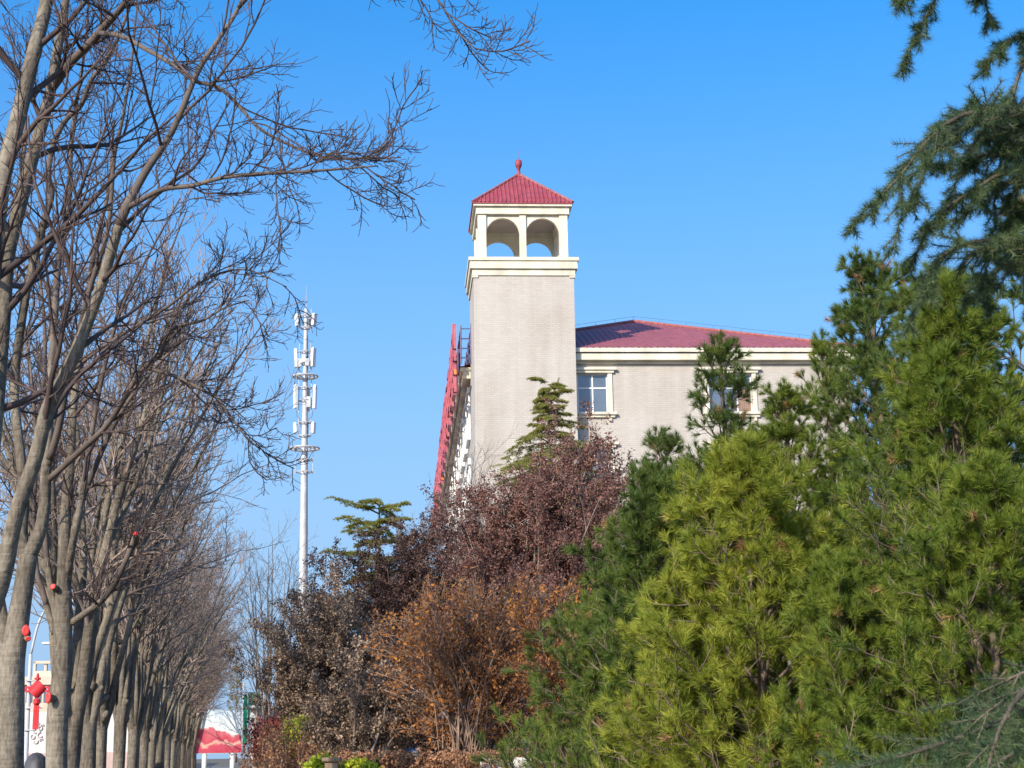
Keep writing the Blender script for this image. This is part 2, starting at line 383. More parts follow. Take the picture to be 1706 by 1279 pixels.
def spawn(rng, Pp, Rp, m, t0, t1, ang, angj, lr, ls, K, up, wig, rr, rtip, flat=False, lmin=0.0, lmax=1e9, keep=1.0):
    N, Kp, _ = Pp.shape
    t = (np.arange(m)[None] + rng.random((N, m))) / m * (t1 - t0) + t0
    x = np.clip(t, 0, 0.999) * (Kp - 1); i = np.floor(x).astype(int); fr = (x - i)[..., None]
    n = np.arange(N)[:, None]
    base = Pp[n, i] * (1 - fr) + Pp[n, i + 1] * fr
    T = norm(Pp[n, i + 1] - Pp[n, i])
    rad = Rp[n, i] * (1 - fr[..., 0]) + Rp[n, i + 1] * fr[..., 0]
    Lp = np.linalg.norm(np.diff(Pp, axis=1), axis=2).sum(1)
    a = ang + angj * (rng.random((N, m)) * 2 - 1)
    if flat:
        s = norm(np.cross(T, np.array([0, 0, 1.0])))
        sg = np.where((np.arange(m)[None] + rng.integers(0, 2, (N, 1))) % 2 == 0, 1.0, -1.0)[..., None]
        d = np.cos(a)[..., None] * T + np.sin(a)[..., None] * s * sg
    else:
        ref = np.where(np.abs(T[..., 2:3]) > 0.8, np.array([1.0, 0, 0]), np.array([0, 0, 1.0]))
        A = norm(np.cross(T, ref)); B = np.cross(T, A)
        ph = np.arange(m)[None] * 2.4 + rng.random((N, 1)) * 6.28 + rng.random((N, m)) * 0.9
        d = np.cos(a)[..., None] * T + np.sin(a)[..., None] * (np.cos(ph)[..., None] * A + np.sin(ph)[..., None] * B)
    L = np.clip(Lp[:, None] * lr * (1 - ls * t) * (0.6 + 0.8 * rng.random((N, m))), lmin, lmax)
    base = base.reshape(-1, 3); d = d.reshape(-1, 3); L = L.reshape(-1); r0 = (rad * rr).reshape(-1)
    if keep < 1.0:
        q = rng.random(len(L)) < keep
        base, d, L, r0 = base[q], d[q], L[q], r0[q]
    out = np.zeros((len(base), K, 3)); out[:, 0] = base
    st = (L / (K - 1))[:, None]
    upv = np.array([0, 0, 1.0]) * up
    p = base.copy()
    for k in range(1, K):
        d = norm(d + upv + wig * rng.normal(size=d.shape))
        p = p + d * st
        out[:, k] = p
    r0 = np.maximum(r0, rtip)
    R = r0[:, None] + (rtip - r0)[:, None] * np.linspace(0, 1, K)[None]
    return out, R
def along(rng, Pp, per, t0=0.0, t1=1.0):
    N, K, _ = Pp.shape
    t = rng.random((N, per)) * (t1 - t0) + t0
    x = np.clip(t, 0, 0.999) * (K - 1); i = np.floor(x).astype(int); fr = (x - i)[..., None]
    n = np.arange(N)[:, None]
    c = Pp[n, i] * (1 - fr) + Pp[n, i + 1] * fr
    T = norm(Pp[n, i + 1] - Pp[n, i])
    return c.reshape(-1, 3), T.reshape(-1, 3)
def add_leaves(mb, rng, Pp, per, size, jit=0.04, t0=0.0, ratio=0.55, mat=0, droop=0.0):
    c, T = along(rng, Pp, per, t0)
    n = len(c)
    c = c + rng.normal(size=(n, 3)) * jit
    a = norm(rng.normal(size=(n, 3)) + np.array([0, 0, -droop]))
    b = norm(np.cross(a, rng.normal(size=(n, 3))))
    nn = np.cross(a, b)
    s = (size * (0.6 + 0.8 * rng.random(n)))[:, None]
    V = np.stack([c - a * s, c + b * s * ratio + nn * s * 0.25, c + a * s, c - b * s * ratio + nn * s * 0.2], 1)
    mb.add(V.reshape(-1, 3), np.arange(n * 4).reshape(n, 4), mat)
def add_needles(mb, rng, Pp, per, ln, amin, amax, w, t0=0.0, mat=0, up=0.0, tip=0.0):
    """thin needles set along shoots; tip > 0 crowds them towards the shoot's end"""
    N, K, _ = Pp.shape
    t = rng.random((N, per))
    if tip > 0: t = t ** (1.0 / (1.0 + tip))
    t = t0 + (1 - t0) * t
    x = np.clip(t, 0, 0.999) * (K - 1); i = np.floor(x).astype(int); fr = (x - i)[..., None]
    q = np.arange(N)[:, None]
    c = (Pp[q, i] * (1 - fr) + Pp[q, i + 1] * fr).reshape(-1, 3)
    T = norm(Pp[q, i + 1] - Pp[q, i]).reshape(-1, 3)
    n = len(c)
    A = norm(np.cross(T, rng.normal(size=(n, 3))))
    a = (amin + (amax - amin) * rng.random(n))[:, None]
    d = norm(T * np.cos(a) + A * np.sin(a) + np.array([0, 0, up]))
    L = (ln * (0.7 + 0.5 * rng.random(n)))[:, None]
    s = norm(np.cross(d, rng.normal(size=(n, 3)))) * w * 0.5
    V = np.stack([c - s, c + s, c + d * L], 1)
    mb.add(V.reshape(-1, 3), np.arange(n * 3).reshape(n, 3), mat)
def arc(a, b, K=10, lift=0.5, rng=None, wob=0.0):
    """a stem that leaves a going up and arrives at b"""
    a = np.asarray(a, float); b = np.asarray(b, float)
    t = np.linspace(0, 1, K)[:, None]
    c = np.array([a[0] + (b[0] - a[0]) * (1 - lift), a[1] + (b[1] - a[1]) * (1 - lift), a[2] + (b[2] - a[2]) * (0.5 + 0.2 * lift)])
    p = (1 - t) ** 2 * a + 2 * t * (1 - t) * c + t * t * b
    if rng is not None and wob:
        w = rng.normal(size=(K, 3)) * wob; w[0] = 0
        p = p + np.cumsum(w, 0) * np.linspace(0, 1, K)[:, None]
    return p

# ------------------------------------------------------------------ the setting
BANK = 1.35
mb = MB(); mb.box(-2500, 2500, -400, 4500, -1.0, -0.012); tag(mb.build('ground', M_GROUND), kind='structure')
def strip(name, m, la, lb, s0, s1, z):
    b = MB()
    a = [ROW(s0, la, z), ROW(s1, la, z), ROW(s1, lb, z), ROW(s0, lb, z)]
    b.add(a, [[0, 3, 2, 1]])
    return tag(b.build(name, m), kind='structure')
strip('pavement', M_PAVE, -3.6, 0.6, -20, 320, -0.004)
strip('road', M_ASPH, -13.0, -3.75, -20, 600, -0.008)
b = MB()
q = [ROW(-20, -3.75), ROW(320, -3.75), ROW(320, -3.6), ROW(-20, -3.6)]
b.add([*(p + [0, 0, -0.01] for p in q), *(p + [0, 0, 0.11] for p in q)],
      [[0, 3, 2, 1][::-1], [4, 5, 6, 7][::-1], [0, 1, 5, 4], [1, 2, 6, 5], [2, 3, 7, 6], [3, 0, 4, 7]])
tag(b.build('kerb', M_KERB), kind='structure')
# the raised garden to the right of the walk
b = MB()
rng = np.random.default_rng(3)
ns, nl = 60, 50
S = np.concatenate([np.linspace(15, 40, 40), np.linspace(43, 240, 20)])
Lt = np.concatenate([np.linspace(1.2, 8, 30), np.linspace(9, 140, 20)])
V = []
for s in S:
    for la in Lt:
        h = min(1, max(0, (la - 1.2) / 1.6)); h = h * h * (3 - 2 * h)
        g = min(1, max(0, (s - 15 - 0.0 * la) / 4.0)); g = g * g * (3 - 2 * g)
        V.append(ROW(s, la, -0.1 + (BANK + 0.1) * h * g + 0.03 * rng.normal() * (h * g)))
Fq = [[i * nl + j, i * nl + j + 1, (i + 1) * nl + j + 1, (i + 1) * nl + j] for i in range(ns - 1) for j in range(nl - 1)]
b.add(V, Fq); tag(b.build('garden_bank', M_SOIL, smooth=True), kind='structure')

# ------------------------------------------------------------------ the hotel
YT = 70.0
vf = ray(671, 1257.9)
BAZ = math.atan2(vf[0], vf[1])
E1 = np.array([math.sin(BAZ), math.cos(BAZ), 0]); E2 = np.array([E1[1], -E1[0], 0])
pc = P(791.5, 700, YT); BO = np.array([pc[0], pc[1], BANK])
def hit(px, py, v=0.0):
    """where a sight line meets the wall plane at depth v: local u and z"""
    d = ray(px, py)
    k = (np.dot(BO + E1 * v - EYE, E1)) / np.dot(d, E1)
    p = EYE + d * k - BO
    return float(np.dot(p, E2)), float(p[2])
hotel = thing('hotel_building', 'pale brick hotel with red tiled roof and square corner bell tower', 'building', tuple(BO), -BAZ)
TW = hit(959.5, 600)[0]                 # tower width
TD = 4.1                                # tower depth
z_s1 = hit(875, 459)[1]; z_s0 = hit(875, 430)[1]
SB = 0.75                               # the end wall stands back from the tower's face
LW = hit(1416, 620, SB)[0]              # end wall right corner
z_e0 = hit(1100, 602, SB)[1]; z_e1 = hit(1100, 583, SB)[1]
LEN = 52.0
# walls
b = MB()
z_w1 = hit(987, 622, SB)[1]; z_w0 = hit(987, 687, SB)[1]
wu = [(hit(938, 650, SB)[0], hit(1012.5, 650, SB)[0]), (hit(1181, 650, SB)[0], hit(1253, 650, SB)[0])]
FH = 3.35
rows = [(z_w0 - FH * k, z_w1 - FH * k) for k in range(5) if z_w0 - FH * k > 0.4]
# end wall with real openings
us = [TW - 0.5, wu[0][0], wu[0][1], wu[1][0], wu[1][1], LW]
zs = [-1.3] + [z for r in reversed(rows) for z in r] + [z_e0 + 0.3]
for i in range(5):
    for j in range(len(zs) - 1):
        if i in (1, 3) and j % 2 == 1: continue
        b.add([[us[i], SB, zs[j]], [us[i + 1], SB, zs[j]], [us[i + 1], SB, zs[j + 1]], [us[i], SB, zs[j + 1]]], [[0, 1, 2, 3]])
for (a0, a1) in wu:                      # reveals
    for (c0, c1) in rows:
        q = [(a0, c0), (a1, c0), (a1, c1), (a0, c1)]
        for k in range(4):
            (x0, y0), (x1, y1) = q[k], q[(k + 1) % 4]
            b.add([[x0, SB, y0], [x1, SB, y1], [x1, SB + 0.3, y1], [x0, SB + 0.3, y0]], [[0, 1, 2, 3]])
b.add([[LW, SB, -1.3], [LW, LEN, -1.3], [LW, LEN, z_e0 + 0.3], [LW, SB, z_e0 + 0.3]], [[0, 1, 2, 3]])
b.add([[0, TD - 0.2, -1.3], [0, LEN, -1.3], [0, LEN, z_e0 + 0.3], [0, TD - 0.2, z_e0 + 0.3]], [[3, 2, 1, 0]])
b.add([[0, LEN, -1.3], [LW, LEN, -1.3], [LW, LEN, z_e0 + 0.3], [0, LEN, z_e0 + 0.3]], [[3, 2, 1, 0]])
wall = b.build('wall', M_BRICK, hotel)
# eaves cornice in two steps
b = MB()
zm = z_e0 + (z_e1 - z_e0) * 0.62
EV = 0.36
def ring(bb, x0, x1, y0, y1, th, z0, z1, mat=0):
    bb.box(x0, x1, y0, y0 + th, z0, z1, mat); bb.box(x0, x1, y1 - th, y1, z0, z1, mat)
    bb.box(x0, x0 + th, y0 + th, y1 - th, z0, z1, mat); bb.box(x1 - th, x1, y0 + th, y1 - th, z0, z1, mat)
# the end wall side butts on the tower, the street side starts behind it
b.box(TW + 0.004, LW + EV, SB - EV, SB + 0.4, z_e0, zm)
b.box(TW + 0.004, LW + EV + 0.1, SB - EV - 0.1, SB + 0.4, zm + 0.012, z_e1)
b.box(TW + 0.004, LW + 0.12, SB - 0.12, SB + 0.2, z_e0 - 0.12, z_e0 - 0.003)
b.box(LW - 0.3, LW + EV, SB + 0.4, LEN, z_e0, zm); b.box(LW - 0.3, LW + EV + 0.1, SB + 0.4, LEN, zm + 0.012, z_e1)
b.box(-EV, 0.3, TD + 0.004, LEN + EV, z_e0, zm); b.box(-EV - 0.12, 0.3, TD + 0.004, LEN + EV, zm + 0.012, z_e1)
b.box(TW + 0.004, LW + EV + 0.04, SB - EV - 0.04, SB, zm - 0.02, zm + 0.008, 1)
b.build('eaves_cornice', [M_CREAM, M_DARKM], hotel)
# main hipped roof with its rows of tiles
rng = np.random.default_rng(11)
uL, uR, vF, vB = -EV - 0.1, LW + EV + 0.1, SB - EV - 0.1, LEN + EV
um = 0.5 * (uL + uR); hb = (uR - uL) * 0.5
zr0 = z_e1 + 0.01
ap_u, ap_z = hit(1083, 536, vF + hb)
ap_u = um
zr1 = ap_z
b = MB()
sl = (zr1 - zr0) / hb
c_ = 0.05                               # the roof dies into the tower on the street corner
A = [uL, vF, zr0]; Bp = [uR, vF, zr0]; Cp = [uR, vB, zr0]; Dp = [uL, vB, zr0]
E = [um, vF + hb, zr1]; Fp = [um, vB - hb, zr1]
A1 = [c_, vF, zr0]; A2 = [c_, vF + c_ - uL, zr0 + (c_ - uL) * sl]; A3 = [c_, TD + 0.01, zr0 + (c_ - uL) * sl]; A4 = [uL, TD + 0.01, zr0]
b.add([A1, Bp, E, A2], [[0, 1, 2, 3]]); b.add([Bp, Cp, Fp, E], [[0, 1, 2, 3]])
b.add([A2, E, Fp, Dp, A4, A3], [[0, 1, 2, 3, 4, 5]]); b.add([Cp, Dp, Fp], [[0, 1, 2]])
nb = 62
pts, rad = [], []
for i in range(1, nb):
    x = uL + (uR - uL) * i / nb
    if x < TW * 0.6: continue
    t = 1 - abs(x - um) / hb
    p0 = np.array([x, vF - 0.02, zr0]); p1 = np.array([x, vF + hb * t, zr0 + (zr1 - zr0) * t])
    pts.append(np.linspace(p0, p1, 3)); rad.append([0.03] * 3)
b.tubes(pts, rad, 6)
roof = b.build('roof', M_TILE, hotel)
b = MB()
for p in (A, Bp):
    n_ = 34
    for k in range(9 if p is A else 0, n_):                 # short ridge tiles, one after another
        p0 = np.array(p) + (np.array(E) - np.array(p)) * (k / n_); p1 = np.array(p) + (np.array(E) - np.array(p)) * ((k + 1.06) / n_)
        b.tube([p0 + [0, 0, 0.03], p1 + [0, 0, 0.05]], [0.085, 0.07], 8)
b.tube([np.array(E) + [0, 0, 0.03], np.array(Fp) + [0, 0, 0.03]], 0.09, 8)
b.build('ridge_tiles', M_RIDGE, roof)
b = MB()                                # lightning wire on short posts along the hips and ridge
wp = []
for p in (A, Bp):
    for k in range(3 if p is A else 0, 9):
        q = np.array(p) + (np.array(E) - np.array(p)) * (k / 8)
        b.tube([q, q + [0, 0, 0.28]], 0.006, 4)
    b.tube([np.array(p) + (np.array(E) - np.array(p)) * (0.3 if p is A else 0) + [0, 0, 0.28], np.array(E) + [0, 0, 0.28]], 0.006, 4)
b.tube([np.array(E) + [0, 0, 0.28], np.array(Fp) + [0, 0, 0.28]], 0.006, 4)
b.build('lightning_wire', M_DARKM, roof)
# windows of the end wall
def end_window(a0, a1, c0, c1, curtain):
    f = MB()
    d = SB
    th = 0.20
    # surround, lintel and sill stand proud of the brick
    f.bbox(a0 - th, a0 - 0.003, d - 0.06, d + 0.02, c0, c1 + 0.002, 0.012); f.bbox(a1 + 0.003, a1 + th, d - 0.06, d + 0.02, c0, c1 + 0.002, 0.012)
    f.bbox(a0 - th - 0.08, a1 + th + 0.08, d - 0.12, d + 0.02, c1 + 0.006, c1 + 0.12, 0.015)
    f.bbox(a0 - th - 0.2, a1 + th + 0.2, d - 0.19, d + 0.02, c1 + 0.123, c1 + 0.24, 0.02)
    f.bbox(a0 - th - 0.16, a1 + th + 0.16, d - 0.2, d + 0.02, c0 - 0.13, c0 - 0.004, 0.02)
    f.bbox(a0 - th - 0.08, a1 + th + 0.08, d - 0.12, d + 0.02, c0 - 0.24, c0 - 0.134, 0.015)
    for x in (a0 - 0.12, a1 + 0.02):
        f.bbox(x, x + 0.12, d - 0.1, d + 0.02, c0 - 0.42, c0 - 0.245, 0.02)
    win = f.build('window', M_CREAM, hotel)
    f = MB()
    y = d + 0.14
    w = a1 - a0; t = 0.05; tz = c1 - (c1 - c0) * 0.36
    f.box(a0, a0 + t, y, y + 0.06, c0, c1); f.box(a1 - t, a1, y, y + 0.06, c0, c1)
    f.box(a0 + t, a1 - t, y, y + 0.06, c0, c0 + t); f.box(a0 + t, a1 - t, y, y + 0.06, c1 - t, c1)
    f.box(a0 + t, a1 - t, y + 0.002, y + 0.058, tz - 0.03, tz + 0.03)
    for k in (1, 2):
        x = a0 + w * k / 3
        f.box(x - 0.03, x + 0.03, y - 0.004, y + 0.064, c0 + t, tz - 0.03); f.box(x - 0.03, x + 0.03, y - 0.004, y + 0.064, tz + 0.03, c1 - t)
    f.build('frame', M_WHITE, win)
    f = MB()
    f.box(a0 + 0.01, a1 - 0.01, y + 0.028, y + 0.034, c0 + 0.01, c1 - 0.01)
    f.build('pane', M_GLASS, win)
    if curtain:
        f = MB(); x0 = a0 + w * 2 / 3 + 0.04
        n_ = 12
        V = [[x0 + (a1 - x0 - 0.03) * i / n_, y + 0.02 - 0.012 * (i % 2), z] for z in (c0 + 0.06, tz - 0.035) for i in range(n_ + 1)]
        f.add(V, [[i, i + 1, n_ + 2 + i, n_ + 1 + i] for i in range(n_)])
        o = f.build('curtain', M_CURTAIN, win); o['label'] = 'brown curtain drawn behind the right hand pane'
for r, (c0, c1) in enumerate(rows):
    for k, (a0, a1) in enumerate(wu):
        end_window(a0, a1, c0, c1, k == 1 and r == 0)
# dark room behind the end wall openings
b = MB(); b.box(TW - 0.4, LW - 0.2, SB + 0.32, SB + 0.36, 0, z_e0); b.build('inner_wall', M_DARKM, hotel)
# street front windows, seen almost edge on
for r in range(2):
    for k in range(13):
        v0 = TD + 1.0 + k * 3.6; c0, c1 = rows[r]
        f = MB()
        f.box(-0.05, -0.003, v0, v0 + 1.8, c0, c1, 1)
        f.box(-0.09, -0.003, v0 - 0.22, v0 - 0.003, c0 - 0.2, c1); f.box(-0.09, -0.003, v0 + 1.803, v0 + 2.02, c0 - 0.2, c1)
        f.box(-0.14, -0.003, v0 - 0.36, v0 + 2.16, c1 + 0.003, c1 + 0.28); f.box(-0.15, -0.003, v0 - 0.3, v0 + 2.1, c0 - 0.42, c0 - 0.203)
        f.box(-0.09, -0.053, v0, v0 + 1.8, c0 + 1.0, c0 + 1.07); f.box(-0.09, -0.053, v0 + 0.87, v0 + 0.93, c0, c1)
        f.build('window', [M_WHITE, M_GLASS], hotel)
# the tower
b = MB(); zb = z_s1
b.box(0, TW, 0, TD, -1.3, zb - 0.003)
tower = b.build('bell_tower', M_BRICK, hotel)
b = MB()
hh = z_s0 - z_s1
b.box(-0.06, TW + 0.06, -0.06, TD + 0.06, zb, zb + hh * 0.36)
b.box(-0.16, TW + 0.16, -0.16, TD + 0.16, zb + hh * 0.36 + 0.004, zb + hh * 0.80)
b.box(-0.22, TW + 0.22, -0.22, TD + 0.22, zb + hh * 0.80 + 0.004, z_s0)
b.box(-0.05, 0.2, -0.05, 0.2, zb - 0.10, zb - 0.003); b.box(TW - 0.2, TW + 0.05, -0.05, 0.2, zb - 0.10, zb - 0.003)
b.build('cornice', M_CREAM, tower)
b = MB()                                # rough capping that fits under the belfry posts
b.box(0.02, TW - 0.02, 0.02, TD - 0.02, z_s0 + 0.003, z_s0 + 0.05)
b.build('belfry_floor', M_CREAM, tower)
zf = z_s0 + 0.05
uc0, uc1 = hit(796.6, 400)[0], hit(946.5, 400)[0]
vd = TD - 0.24; vc0, vc1 = 0.12, TD - 0.12
z_b0 = hit(870, 355.5)[1]; z_b1 = hit(870, 343.5)[1]; z_b2 = hit(870, 338.3)[1]
cw = 0.37; mwid = 0.29
umd = (uc0 + uc1) / 2; vmd = (vc0 + vc1) / 2
posts = [(x0, x0 + cw, y0, y0 + cw) for x0 in (uc0, uc1 - cw) for y0 in (vc0, vc1 - cw)]
posts += [(umd - mwid / 2, umd + mwid / 2, y0, y0 + 0.30) for y0 in (vc0, vc1 - 0.30)]
posts += [(x0, x0 + 0.30, vmd - mwid / 2, vmd + mwid / 2) for x0 in (uc0, uc1 - 0.30)]
for q in posts:
    b = MB(); b.bbox(*q, zf - 0.02, z_b0 - 0.002, 0.012); b.build('belfry_column', M_CREAM, tower)
# arched panels between the posts: wall with a round headed opening
b = MB()
def arch_panel(bb, p0, ex, w, ey, th, z0, z1, crown):
    """p0 near corner, ex along, ey through the wall"""
    r = w / 2; sp = crown - r; n = 20
    top = []
    for k in range(n + 1):
        a = math.pi * (1 - k / n); top.append((r + r * math.cos(a) * 0.999, sp + r * math.sin(a)))
    for side in (0, 1):
        V = []
        o = np.array(p0) + np.array(ey) * th * side
        for (x, z) in top:
            V.append(o + np.array(ex) * x + [0, 0, z]); V.append(o + np.array(ex) * x + [0, 0, z1])
        bb.add(V, [[2 * k, 2 * k + 2, 2 * k + 3, 2 * k + 1] for k in range(n)])
    V = []
    for (x, z) in top:
        V.append(np.array(p0) + np.array(ex) * x + [0, 0, z]); V.append(np.array(p0) + np.array(ex) * x + np.array(ey) * th + [0, 0, z])
    bb.add(V, [[2 * k, 2 * k + 2, 2 * k + 3, 2 * k + 1] for k in range(n)], 0)
crown = hit(830, 360.5)[1]
ins = 0.09
for (xa, xb) in ((uc0 + cw, umd - mwid / 2), (umd + mwid / 2, uc1 - cw)):
    arch_panel(b, (xa, vc0 + ins, 0), (1, 0, 0), xb - xa, (0, 1, 0), 0.2, zf, z_b0, crown)
    arch_panel(b, (xa, vc1 - ins, 0), (1, 0, 0), xb - xa, (0, -1, 0), 0.2, zf, z_b0, crown)
for (ya, yb) in ((vc0 + cw, vmd - mwid / 2), (vmd + mwid / 2, vc1 - cw)):
    arch_panel(b, (uc0 + ins, ya, 0), (0, 1, 0), yb - ya, (1, 0, 0), 0.2, zf, z_b0, crown)
    arch_panel(b, (uc1 - ins, ya, 0), (0, 1, 0), yb - ya, (-1, 0, 0), 0.2, zf, z_b0, crown)
b.build('belfry_arches', M_CREAM, tower)
b = MB()
ring(b, uc0 - 0.08, uc1 + 0.08, vc0 - 0.08, vc1 + 0.08, 0.42, z_b0, z_b1 - 0.003)
b.box(uc0 - 0.2, uc1 + 0.2, vc0 - 0.2, vc1 + 0.2, z_b1, z_b2 - 0.003)
b.build('belfry_beam', M_CREAM, tower)
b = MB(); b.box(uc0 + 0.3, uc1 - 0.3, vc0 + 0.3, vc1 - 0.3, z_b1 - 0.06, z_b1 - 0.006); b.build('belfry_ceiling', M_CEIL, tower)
b = MB()
r0u, r1u, r0v, r1v = uc0 - 0.24, uc1 + 0.24, vc0 - 0.24, vc1 + 0.24
za = hit(864, 291, vmd)[1]
ap = np.array([umd, vmd, za])
cs = [np.array([r0u, r0v, z_b2]), np.array([r1u, r0v, z_b2]), np.array([r1u, r1v, z_b2]), np.array([r0u, r1v, z_b2])]
for k in range(4):
    p, q = cs[k], cs[(k + 1) % 4]
    b.add([p, q, ap], [[0, 1, 2]])
    n_ = 24
    pts = []
    for i in range(1, n_):
        f_ = i / n_; x = p + (q - p) * f_; t = 1 - abs(2 * f_ - 1)
        mid = (p + q) / 2
        e = x + (ap - mid) * t
        pts.append(np.linspace(x, e, 3))
    b.tubes(pts, np.full((len(pts), 3), 0.045), 6)
b.add([c + [0, 0, -0.05] for c in cs] + cs, [[0, 1, 5, 4], [1, 2, 6, 5], [2, 3, 7, 6], [3, 0, 4, 7]])
troof = b.build('tower_roof', M_TTILE, tower)
b = MB()
for c in cs:
    for k in range(14):
        p0 = c + (ap - c) * (k / 14); p1 = c + (ap - c) * ((k + 1.08) / 14)
        b.tube([p0 + [0, 0, 0.02], p1 + [0, 0, 0.05]], [0.07, 0.055], 8)
b.build('tower_ridge_tiles', M_RIDGE, tower)
b = MB()
zt1 = hit(862.5, 265.5, vmd)[1]; hf = zt1 - za
b.lathe([(0.16, -0.12), (0.13, 0.02), (0.085, 0.1 * hf), (0.075, 0.36 * hf), (0.10, 0.38 * hf), (0.075, 0.41 * hf), (0.11, 0.46 * hf), (0.155, 0.6 * hf), (0.165, 0.75 * hf), (0.15, 0.88 * hf), (0.12, 0.95 * hf), (0.0, hf)], ap, 20)
b.tube([ap + [0, 0, hf - 0.02], ap + [0, 0, hf + 0.45]], 0.006, 5)
b.build('finial', M_TTILE, tower, smooth=True)

# roof sign standing along the street front
sign = thing('rooftop_sign', 'long row of big red letters on a steel frame along the hotel roof edge', 'sign', tuple(BO + E2 * 0 + E1 * 3.0 + np.array([0, 0, z_e0])), -BAZ)
su, stop = hit(757, 537, 3.2)
_, sbot = hit(764, 655, 3.2)
z0l, z1l = sbot - z_e0, stop - z_e0
random.seed(5)
for k in range(13):
    f = MB(); v = 0.2 + k * 3.75; w = 3.0
    hgt = z1l - z0l
    for j in range(4):                  # uprights
        y = v + w * (0.08 + 0.26 * j) + random.uniform(-0.08, 0.08); a = random.uniform(0, 0.3); c = random.uniform(0.75, 1.0)
        if j == 0 and k == 0: a, c = 0.0, 1.0
        f.box(su - 0.05, su + 0.09, y, y + 0.24, z0l + hgt * a, z0l + hgt * c, 1 if random.random() < 0.3 else 2)
        f.box(su - 0.085, su - 0.053, y - 0.015, y + 0.255, z0l + hgt * a - 0.015, z0l + hgt * c + 0.015, 0)
    for j in range(5):                  # bars
        z = z0l + hgt * (0.06 + 0.2 * j) + random.uniform(-0.1, 0.1); a = random.uniform(0, 0.25); c = random.uniform(0.7, 1.0)
        f.box(su - 0.045, su + 0.085, v + w * a, v + w * c, z, z + 0.22, 1 if random.random() < 0.2 else 2)
        f.box(su - 0.095, su - 0.088, v + w * a - 0.015, v + w * c + 0.015, z - 0.015, z + 0.235, 0)
    f.build('sign_letter', [M_REDSIGN, M_ORANGE, M_SIGNSIDE], sign)
f = MB()
L_ = 13 * 3.75
for z in (z0l + 0.3, (z0l + z1l) / 2, z1l - 0.35):
    f.tube([[su + 0.28, 0, z], [su + 0.28, L_, z]], 0.035, 6); f.tube([[su + 0.75, 0, z], [su + 0.75, L_, z]], 0.03, 6)
for k in range(27):
    v = k * L_ / 26
    for u_ in (0.28, 0.75):
        f.tube([[su + u_, v, 0.45], [su + u_, v, z1l - (0.1 if u_ > 0.5 else 0.2)]], 0.04, 6)
    for z in np.linspace(0.7, z1l - 0.35, 4): f.tube([[su + 0.28, v, z], [su + 0.75, v, z]], 0.025, 5)
    f.tube([[su + 0.75, v, z1l - 0.5], [su + 3.2, v + 0.1, 1.45]], 0.025, 5)
    f.tube([[su + 0.75, v, z1l - 1.2], [su + 2.2, v + 0.1, 1.05]], 0.025, 5)
f.build('sign_frame', M_STEEL, sign)

# ------------------------------------------------------------------ telecom mast
YM = 110.0
top = P(510.0, 516, YM)
mast = thing('telecom_mast', 'tall white telecom mast with rings of panel antennas against the sky', 'mast', (top[0], top[1], BANK))
mz = lambda py: P(509, py, YM)[2] - BANK
s_ = mpp(YM)
b = MB(); zt = mz(514)
b.lathe([(0.30, 0), (0.28, 0.3 * zt), (0.23, 0.6 * zt), (0.22, 0.601 * zt), (0.17, 0.85 * zt), (0.14, 0.97 * zt), (0.12, zt), (0.0, zt + 0.02)], n=20)
b.build('pole', M_GALV, mast, smooth=True)
b = MB(); b.tube([[0, 0, zt], [0, 0, mz(476)]], [0.03, 0.008], 6); b.build('lightning_rod', M_GALV, mast)
def platform(py, R, rail=True):
    f = MB(); z = mz(py)
    an = np.linspace(0, 2 * math.pi, 33)
    for rr_ in (R, R * 0.7):
        f.tube([[rr_ * math.cos(a), rr_ * math.sin(a), z] for a in an], 0.06, 6, cap=False)
    for k in range(9):
        a = k * 2 * math.pi / 9; f.tube([[0.2 * math.cos(a), 0.2 * math.sin(a), z - 0.15], [R * math.cos(a), R * math.sin(a), z]], 0.04, 5)
    f.build('platform_ring', M_GALV, mast)
platform(627, 0.85); platform(747, 1.0)
def arm_ring(py, R):
    f = MB(); z = mz(py)
    an = np.linspace(0, 2 * math.pi, 25)
    f.tube([[R * math.cos(a), R * math.sin(a), z] for a in an], 0.035, 5, cap=False)
    for k in range(6):
        a = k * math.pi / 3 + 0.3; f.tube([[0, 0, z], [R * math.cos(a), R * math.sin(a), z]], 0.03, 5)
    f.build('mounting_ring', M_GALV, mast)
def antennas(py0, py1, R, wpx, angs, tilt, rings):
    for py in rings: arm_ring(py, R)
    z1, z0 = mz(py0), mz(py1)
    for a in angs:
        f = MB(); w = wpx * s_ / 2
        ca, sa = math.cos(a), math.sin(a)
        M = np.eye(4)
        ct, st = math.cos(tilt), math.sin(tilt)
        # local x = outwards, y = sideways
        Rz = np.array([[ca, -sa, 0], [sa, ca, 0], [0, 0, 1]]); Ry = np.array([[ct, 0, st], [0, 1, 0], [-st, 0, ct]])
        M[:3, :3] = Rz @ Ry; M[:3, 3] = [ca * (R + 0.25), sa * (R + 0.25), (z0 + z1) / 2]
        g = MB(); g.bbox(-0.09, 0.09, -w, w, -(z1 - z0) / 2, (z1 - z0) / 2, 0.04)
        v = g.v[0] @ M[:3, :3].T + M[:3, 3]
        for ff, mm in zip(g.f, g.m): pass
        f.v = [v]; f.f = g.f; f.m = g.m; f.n = g.n
        an_ = f.build('panel_antenna', M_PANEL, mast)
        h = MB()
        h.tube([[ca * R, sa * R, z0 - 0.25], [ca * R, sa * R, z1 + 0.35]], 0.035, 6)
        for z in (z0 + 0.2 * (z1 - z0), z1 - 0.2 * (z1 - z0)): h.tube([[ca * R, sa * R, z], [ca * (R + 0.25), sa * (R + 0.25), z]], 0.03, 5)
        h.build('mounting_pipe', M_GALV, an_)
antennas(524, 545, 0.42, 9, (R_(-160), R_(-25), R_(80)), 0.10, (526, 546))
